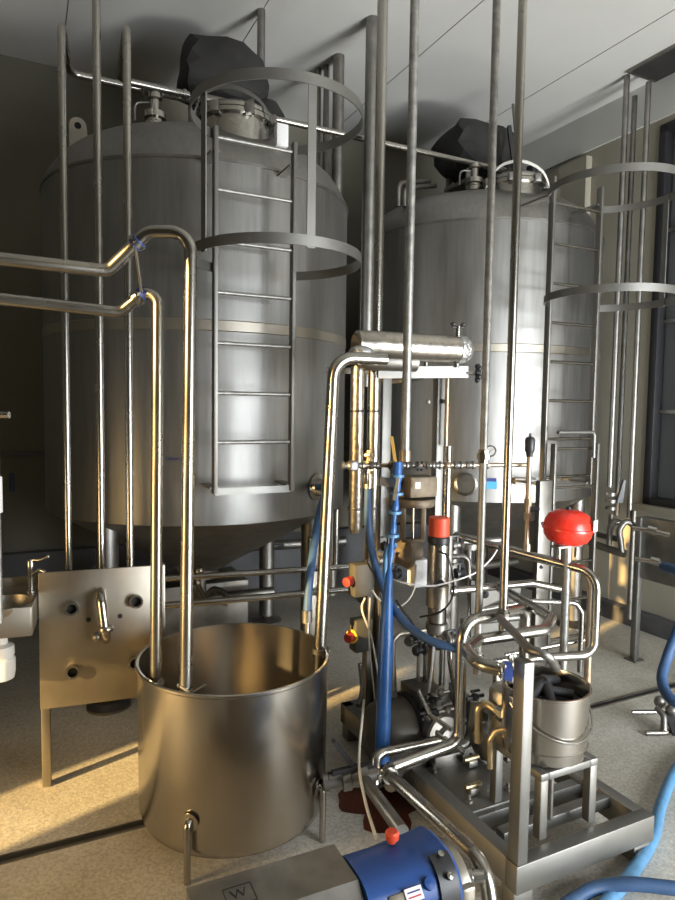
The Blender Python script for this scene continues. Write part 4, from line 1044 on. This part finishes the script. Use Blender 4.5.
MB().cyl(ev+ZX*.085, ev+ZX*.10, .012, 10).build('filler_cap', BLACK, t)
# dark upright with holes left of vessel post
b0, b1 = vpipe(540, 600, 3.95, .0, 1.42)
t = thing('hole_post', 'dark flat upright with holes behind the arched pipes', 'post', b0)
MB().box((b0+b1)/2, (.10, .04, 1.42), ROOM, .004).build('flat_bar', DARKST, t)
for z in (.35, .62, .89, 1.16): MB().cyl(Vector((b0.x-.01, b0.y-.035, z)), Vector((b0.x-.01, b0.y-.028, z)), .011, 10).build('bolt_hole', HOLE, t)

# low motor vessel
mc = at(402, 732, 3.12)
t = thing('low_motor', 'dark bronze grey motor body lying under the tower behind the tub', 'motor', Vector((mc.x, mc.y, .0)))
axm = UX*1.0
mo = at(368, 730, 3.02); mo.z = .27
MB().lathe([(0, -.01), (.06, .0), (.12, .02), (.15, .06), (.16, .12), (.16, .42), (.13, .44), (0, .44)], mo, axm, 36).build('motor_barrel', MOTORG, t)
MB().box(mo+UX*.22-ZX*.19, (.30, .22, .09), ROOM, .005).build('motor_foot', DARKST, t)
MB().box(mo+UX*.30+VX*-.02+ZX*.16, (.15, .2, .10), ROOM, .006).build('terminal_box', DARKST, t)
MB().lathe([(.161, .20), (.172, .205), (.172, .24), (.161, .245)], mo, axm, 36).build('barrel_band', BLACK, t)
MB().rbox(at(392, 650, 3.15), at(394, 700, 3.12), (.03, .03)).build('stand_tube', DARKST, t)
MB().pipe([at(393, 690, 3.1), at(393, 640, 3.1), at(399, 634, 3.12), at(425, 630, 3.2)], .013, .03, 10).build('side_elbow', PANEL, t)
# round pump head right of motor
ph = at(440, 735, 3.0)
t = thing('rotary_pump', 'small steel pump with round cover between the motor and the riser', 'pump', Vector((ph.x, ph.y, .1)))
MB().lathe([(0, -.05), (.09, -.05), (.10, -.04), (.10, .02), (.09, .03), (.05, .035), (.04, .06), (0, .065)], Vector((ph.x, ph.y, .30)), Vector((.5, -.8, .1)), 28).build('pump_cover', DULL, t)
MB().pipe([at(425, 715, 3.0), at(438, 735, 2.95), at(465, 752, 2.9)], .015, .05, 10).build('pump_tube', STEEL, t)
MB().box(Vector((ph.x, ph.y, .20)), (.16, .16, .08), ROOM, .005).build('pump_foot', DARKST, t)
for i, (px, py, mt) in enumerate(((432, 700, BLACK), (440, 693, DULL), (428, 712, BLACK), (447, 710, DULL), (475, 697, BLACK))):
    q = at(px, py, 3.0)
    solo('small_valve', MB().ball(q, .022, (1, 1, .8), 10).cyl(q-UX*.05, q+UX*.05, .009, 8).box(q+ZX*.03, (.05, .014, .01), ROOM, .002), mt,
         ['black small valve above the rotary pump cover', 'grey small valve at the foot of the thin pipes', 'lower black small valve on the pump inlet', 'grey small valve beside the bright riser', 'black small valve at the foot of the slim drop pipe'][i], 'valve', 'small valves around the rotary pump')
# more internal skid items: deck pump tubes beneath bucket
solo('floor_tank', MB().lathe([(0, 0), (.07, 0), (.085, .03), (.085, .34), (.07, .37), (0, .37)], kp(.33, .62, KH+.085), UX+VX*.2, 28), DULL, 'horizontal steel cylinder on the skid deck beneath the bucket stand', 'cylinder')
solo('deck_pipe', MB().pipe([kp(.55, .15, .26), kp(.55, .75, .26), kp(.3, .95, .26)], .016, .05, 12), STEEL, 'steel pipe along the skid deck at the right of the bucket stand', 'pipe')
solo('channel_beam', MB().box(kp(.40, .20, KH-.03), (.62, .05, .05), ROOM, .004), FRAME, 'narrow channel bar lying across the front of the skid', 'bar')
# dark looped pipes on the left shoulder of the right tank
for i, (x0, x1) in enumerate(((398, 430), (404, 436))):
    q = at(x0, 222, 5.2); zt_l = rise(q, 183+i*5).z; q2_ = at(x1, 166, 5.5); q2_.z = zt_l+.12
    pipe_thing('loop_pipe', [Vector((q.x, q.y, 3.42)), Vector((q.x, q.y, zt_l)), q2_], .018, [0, .08, 0], DARKST, ['outer dark hooped pipe on the left shoulder of the right tank', 'inner dark hooped pipe on the left shoulder of the right tank'][i], seg=12)
# small valves and fittings in the tower
for i, (px, py, Y, mt, lab) in enumerate(((388, 546, 3.3, BLACK, 'black small valve left of the brown cast valve body'), (382, 560, 3.35, DARKST, 'dark small fitting under the bright column'),
        (396, 574, 3.3, BLACK, 'black small valve below the brown cast valve body'), (457, 545, 3.35, DULL, 'small grey union beside the black ring of the red capped valve'),
        (459, 573, 3.3, BLACK, 'black small valve right of the steel actuator'), (411, 640, 3.2, DARKST, 'dark small valve left of the steel valve body'),
        (420, 650, 3.15, BLACK, 'black small fitting under the sagging blue hose'), (452, 640, 3.2, DARKST, 'dark union beside the steel valve body'))):
    q = at(px, py, Y)
    x = thing('tower_fitting', lab, 'fitting', q-ZX*.03, 'small fittings in the tower')
    MB().lathe([(0, -.035), (.022, -.035), (.028, -.02), (.018, -.01), (.018, .01), (.028, .02), (.022, .035), (0, .035)], q, UX+VX*(.3*(i % 3)), 12).build('fitting_body', mt, x)
    MB().cyl(q, q+ZX*.045, .008, 8).box(q+ZX*.048-UX*.01, (.06, .014, .01), ROOM, .002).build('small_handle', BLACK, x)
cable([at(366, 560, 3.25), at(374, 575, 3.2), at(380, 590, 3.2), at(383, 620, 3.2), at(381, 660, 3.2)], .005, BLACK, 'black cable behind the sagging blue hose at the tower')
cable([at(396, 600, 3.15), at(404, 612, 3.12), at(412, 622, 3.12), at(418, 640, 3.12)], .006, BLACK, 'short black cable under the white cable below the brown valve')
cable([at(360, 663, 3.3), at(362, 690, 3.28), at(358, 705, 3.2)], .012, DARKST, 'dark thick cable below the lower switch box')
pipe_thing('branch_pipe', [at(455, 690, 3.1), at(450, 660, 3.1), at(450, 636, 3.15), at(440, 630, 3.2)], .014, .03, STEEL, 'thin steel branch pipe between the valve body and the riser', seg=12)
pipe_thing('branch_pipe', [at(418, 690, 2.95), at(430, 715, 2.92), at(452, 730, 2.88)], .011, .03, STEEL, 'thin slanting steel branch beside the round pump cover', seg=12)
# tray of bits and loose bricks of concrete seen through the skid frame
solo('floor_slab', MB().box(kp(.16, 1.0, .02), (.16, .5, .04), ROOM, .006), LABELW if False else FLOOR, 'pale rough slab on the floor inside the skid frame', 'slab')
for i, (a, b) in enumerate(((.14, .44), (.27, .62), (.46, .58))):
    x = thing('deck_valve', ['low brass fitted block nearest the skid left beam', 'low brass fitted block in the middle of the skid deck', 'low brass fitted block beside the steel cylinder on the deck'][i], 'valve', kp(a, b, KH), 'brass fittings on the skid deck')
    MB().box(kp(a, b, KH+.015), (.05, .04, .03), ROOM, .004).build('valve_block', DULL, x)
    MB().cyl(kp(a-.04, b, KH+.035), kp(a+.04, b, KH+.035), .012, 10).build('valve_spindle', BRASS, x)
# red brown stain, wet patch
sp = atz(385, 805, 0.002); vs = [sp]; fs = []
for k in range(28):
    a = 2*PI*k/28; r = .17*(1+.28*math.sin(3*a+1)+.12*math.sin(7*a)); vs.append(sp+UX*math.cos(a)*r*1.2+VX*math.sin(a)*r)
for k in range(28): fs.append((0, 1+k, 1+(k+1) % 28))
o = solo('wet_stain', MB().add(vs, fs), STAIN, 'red brown wet stain on the floor beside the black handled valve', 'stain'); o['kind'] = 'stuff'

# ================================================================== FOREGROUND PUMP
zt_ = .50
g0 = atz(186, 888, zt_); g1 = atz(334, 844, zt_)
du = (g1-g0).normalized(); dn = Vector((du.y, -du.x, 0)); GM = Matrix((du, -dn, ZX)).transposed()
Lg = (g1-g0).length
t = thing('blue_pump', 'blue rotary pump with grey steel motor hood in the immediate foreground', 'pump', g0.lerp(g1, .8)-ZX*zt_+dn*.16)
# hood: cross section: flat top sloping, front face
def hood_sec(s, inset=0.0):
    b = g0+du*s
    return [b-ZX*(zt_-.10), b, b+dn*.165+ZX*.0, b+dn*.27-ZX*.09, b+dn*.27-ZX*(zt_-.10)]
hs = hood_sec(0); M = MB(); M.prism(hs, du*Lg); M.build('motor_hood', DULL, t)
add_text('W', .045, g0+du*.105+dn*.095+ZX*.0015, du, -dn, INKK, t, 'hood_mark')
lbx = MB()
for a in (0, 1):
    lbx.box(g0+du*(.09+.08*a)+dn*.085+ZX*.0008, (.002, .07, .0012), GM); lbx.box(g0+du*.13+dn*(.05+.07*a)+ZX*.0008, (.08, .002, .0012), GM)
lbx.build('mark_frame', INKK, t)
# blue housing
ax0 = g0+du*(Lg+.045)+dn*.125; ax0.z = .36
MB().box(ax0-du*.045-ZX*.10, (.02, .26, .28), GM, .01).build('end_plate', DULL, t)
hb = MB()
secs = [(-.05, .145), (0, .145), (.05, .145), (.12, .15), (.20, .155), (.235, .160), (.25, .150)]
vs = []; fs = []; ns = 32
for (s, r) in secs:
    for k in range(ns):
        a = 2*PI*k/ns; c_, s_ = math.cos(a), math.sin(a)
        m_ = (abs(c_)**3+abs(s_)**3)**(-1/3)       # rounded square section
        vs.append(ax0+du*(s+.01)+dn*c_*r*m_*.86+ZX*s_*r*m_)
for i in range(len(secs)-1):
    for k in range(ns): fs.append((i*ns+k, i*ns+(k+1) % ns, (i+1)*ns+(k+1) % ns, (i+1)*ns+k))
fs += [tuple(range(ns))[::-1], tuple(range((len(secs)-1)*ns, len(secs)*ns))]
hb.add(vs, fs).build('gear_housing', BPAINT, t)
def hsurf(s_l, deg, off=0.0):
    a = math.radians(deg); c_, s_ = math.cos(a), math.sin(a); m_ = (abs(c_)**3+abs(s_)**3)**(-1/3)
    r = .153 if s_l < .16 else .158
    return ax0+du*(s_l+.01)+(dn*c_*.86+ZX*s_)*(r*m_+off)
vs = []; fs = []
for i_, sl_ in enumerate((.170, .170, .235, .235)):
    for k in range(15): vs.append(hsurf(sl_, 66-k*9, (.0, .006, .006, .0)[i_]))
for i_ in range(3):
    for k in range(14): fs.append((i_*15+k, i_*15+k+1, (i_+1)*15+k+1, (i_+1)*15+k))
MB().add(vs, fs).build('black_recess', BLACK, t)
rc = ax0+du*.115-dn*.045+ZX*.152
MB().lathe([(0, 0), (.012, 0), (.012, .012), (.021, .013), (.022, .03), (.017, .037), (0, .038)], rc, seg=18).build('red_filler_cap', REDCAP, t)
def hnorm(deg): return (hsurf(.1, deg, .05)-hsurf(.1, deg)).normalized()
MB().lathe([(0, -.004), (.017, -.004), (.017, .010), (0, .012)], hsurf(.14, 42), hnorm(42), 14).build('drain_plug', BPAINT, t)
n_l = hnorm(38); ly = du.cross(n_l).normalized(); LM = Matrix((du, ly, n_l)).transposed()
lb = MB().box(hsurf(.085, 38, .003), (.055, .034, .006), LM).build('maker_label', LABELW, t)
for k in range(2): MB().box(hsurf(.085, 38, .0065)+ly*(.006-.012*k), (.042, .004, .001), LM).build('label_line', (INKR, INK)[k], lb)
MB().box(hsurf(.035, 32, .002), (.05, .06, .008), LM, .002).build('access_cover', PANEL, t)
for dg in (62, 42): MB().lathe([(0, -.004), (.010, -.004), (.010, .014), (0, .016)], hsurf(.203, dg, .006), hnorm(dg), 8).build('housing_bolt', STEEL, t)
# pump head
hd = ax0+du*.285
MB().lathe([(0, -.03), (.12, -.03), (.125, -.02), (.125, .02), (.115, .028), (0, .028)], hd, du, 40).build('pump_head', PANEL, t)
MB().box(hd+ZX*-.03, (.05, .25, .20), GM, .01).build('head_block', PANEL, t)
np_ = hd+dn*.14+du*.01
MB().lathe([(0, 0), (.034, 0), (.045, .005), (.045, .03), (.03, .035), (.02, .04), (.02, .075), (0, .075)], hd+du*.04+dn*.02+ZX*.02, du+dn*.4, 20).build('outlet_port', STEEL, t)
MB().lathe([(0, 0), (.05, 0), (.052, .03), (.0, .035)], hd+du*.04+dn*.02+ZX*.02, du+dn*.4, 6).build('union_nut', DULL, t)
MB().box(ax0+du*.13-ZX*.245, (.5, .22, .06), GM, .005).build('base_foot', DARKST, t)
MB().box(ax0-du*.45-ZX*.285+dn*.0, (.9, .3, .06), GM, .005).build('base_frame', DULL, t)
MB().box(ax0+du*.13-ZX*.305, (.3, .18, .08), GM, .005).build('base_leg', DARKST, t)

# ================================================================== RIGHT SIDE
# service pipes near right wall
def wallpipe(px, py, u, z0, z1, r, mat, label, grp='service pipes on the right wall'):
    k = pdir(px, py); tt = u/k.dot(UX); p = k*tt
    return solo('service_pipe', MB().cyl(Vector((p.x, p.y, z0)), Vector((p.x, p.y, z1)), r, 14), mat, label, 'pipe', grp)
wallpipe(617.5, 300, UR-.28, 1.20, CH, .024, DULL, 'first service pipe on the right wall, nearest the ladder')
wallpipe(626, 300, UR-.17, .95, CH-.14, .022, DULL, 'second service pipe on the right wall, close behind the first')
wallpipe(639, 300, UR-.20, .95, CH-.10, .022, DULL, 'third service pipe on the right wall, nearest the window')
wallpipe(630, 600, UR-.2, .1, 1.02, .022, DARKST, 'dark pipe going down to the kerb beside the fixture panel leg')
t = thing('wall_valve_group', 'dark cluster of bent pipes and valves on the right wall pipes', 'valve', at(618, 560, 4.9))
for (py, w_) in ((494, .05), (501, .055), (508, .05)):
    MB().lathe([(0, -.012), (w_*.8, -.012), (w_*.8, .012), (0, .012)], at(611, py, 5.0), (.05, 0, 1), 14).build('valve_ring', DULL, t)
MB().pipe([at(611, 514, 5.0), at(611, 535, 5.0)], .02, 0).build('valve_tube', DULL, t)
MB().pipe([at(609, 545, 4.9), at(610, 527, 4.9), at(616, 520, 4.9), at(624, 526, 4.9)], .022, .06).build('bent_tube', DULL, t)
MB().pipe([at(622, 552, 4.8), at(619, 530, 4.8), at(626, 520, 4.8), at(634, 526, 4.8)], .022, .06).build('bent_tube', DARKST, t)
MB().prism([at(617, 503, 4.95), at(624, 480, 4.95), at(626, 480, 4.95), at(623, 503, 4.95)], VX*.02).build('black_lever', BLACK, t)
MB().pipe([at(606, 548, 5.0), at(618, 552, 4.92), at(626, 554, 4.88)], .03, .03).build('cross_tube', DARKST, t)
MB().pipe([at(590, 533, 5.15), at(622, 540, 4.85)], .022, .03).build('cross_tube', DARKST, t)
MB().pipe([at(590, 543, 5.12), at(624, 554, 4.9)], .03, .03).build('cross_tube', DARKST, t)
# fixture panel on legs
fp0 = at(630, 523, 4.35); 
foot = atz(634, 660, 0.0)
A0 = Vector((foot.x, foot.y, 0)); nd = -VX
t = thing('fixture_panel', 'upright steel fixture panel on thin legs by the right wall', 'panel', A0)
ztp = rise(A0, 517).z; zbt = rise(A0, 577).z
def fpp(a, z, off=0): return A0+(-VX)*a*1.0+UX*off+ZX*z
Wp = .62
MB().box(fpp(Wp/2, (ztp+zbt)/2), (.012, Wp, ztp-zbt), ROOM, .002).build('sheet', DULL, t)
MB().box(fpp(Wp/2, ztp, .03), (.07, Wp, .012), ROOM, .002).build('top_flange', DULL, t)
for a in (.0, Wp):
    MB().box(fpp(a, ztp/2), (.045, .045, ztp), ROOM, .003).build('leg', FRAME, t)
MB().box(fpp(.0, .006), (.10, .10, .012), ROOM).build('foot_plate', DARKST, t)
for (px, py) in ((652, 530), (655, 561)):
    q = at(px, py, 3.95)
    MB().pipe([q-UX*.02+Vector((-.08, .06, 0)), q+Vector((-.02, 0, 0)), q+Vector((.08, -.06, -.02))], .016, .02).lathe([(0, -.025), (.028, -.025), (.028, .025), (0, .025)], q, (1, -.6, -.2), 12).build('hose_barb', STEEL, t)
# blue hose at right: from panel down to floor and coupling
hr = [at(663, 566, 3.9), at(680, 575, 3.75), at(684, 610, 3.6), at(668, 655, 3.55), at(662, 680, 3.45), at(672, 700, 3.3), at(700, 712, 3.2)]
solo('blue_hose', MB().sweep(smooth_path(hr), .028, 14), BHOSE, 'slate blue hose hanging from the fixture panel to the floor at the right edge', 'hose')
hp2 = [atz(700, 745, .03), atz(676, 770, .03), atz(661, 805, .03), atz(652, 840, .03), atz(630, 875, .03), atz(600, 910, .03)]
solo('blue_hose', MB().sweep(smooth_path(hp2), .026, 14), BHOSEL, 'pale blue hose curving along the floor right of the skid', 'hose')
hp3 = [atz(720, 893, .08), atz(672, 888, .08), atz(630, 884, .075), atz(596, 888, .05), atz(565, 905, .03)]
solo('blue_hose', MB().sweep(smooth_path(hp3), .025, 14), BHOSE, 'dark blue hose crossing over the pale one at the bottom edge', 'hose')
# tripod hose coupling on the floor
fc = atz(662, 722, .08)
t = thing('floor_coupling', 'steel spray coupling with three handles lying on the floor at right', 'coupling', Vector((fc.x, fc.y, 0)))
MB().pipe([atz(632, 712, .11), atz(655, 712, .11)], .013, 0, 12).build('handle_tube', STEEL, t)
MB().pipe([atz(646, 733, .015), atz(660, 733, .02), atz(684, 730, .02)], .015, .02, 12).build('base_tube', STEEL, t)
MB().pipe([atz(657, 708, .12), atz(664, 716, .10), atz(664, 731, .03)], .018, .03, 12).build('curved_body', DULL, t)
MB().ball(atz(660, 702, .13), .034, (1, 1, 1.1), 16).ball(atz(673, 710, .12), .036, (1.2, 1, 1), 16).build('coupling_knob', DULL, t)
MB().rbox(atz(668, 712, .10), atz(677, 735, .02), (.05, .02)).build('black_latch', BLACK, t)
# small blue hooks on the back wall at far left
for i, px in enumerate((10.5, 13.5)):
    q = at(px, 483, 5.25)
    solo('hanging_tie', MB().cyl(q-ZX*.07, q+ZX*.08, .008, 8), BHOSE, ['left one of two blue ties hanging at the far left wall', 'right one of two blue ties hanging at the far left wall'][i], 'tie', 'blue ties on the back wall')
for o in bpy.data.objects:
    if '_w' in o: del o['_w']
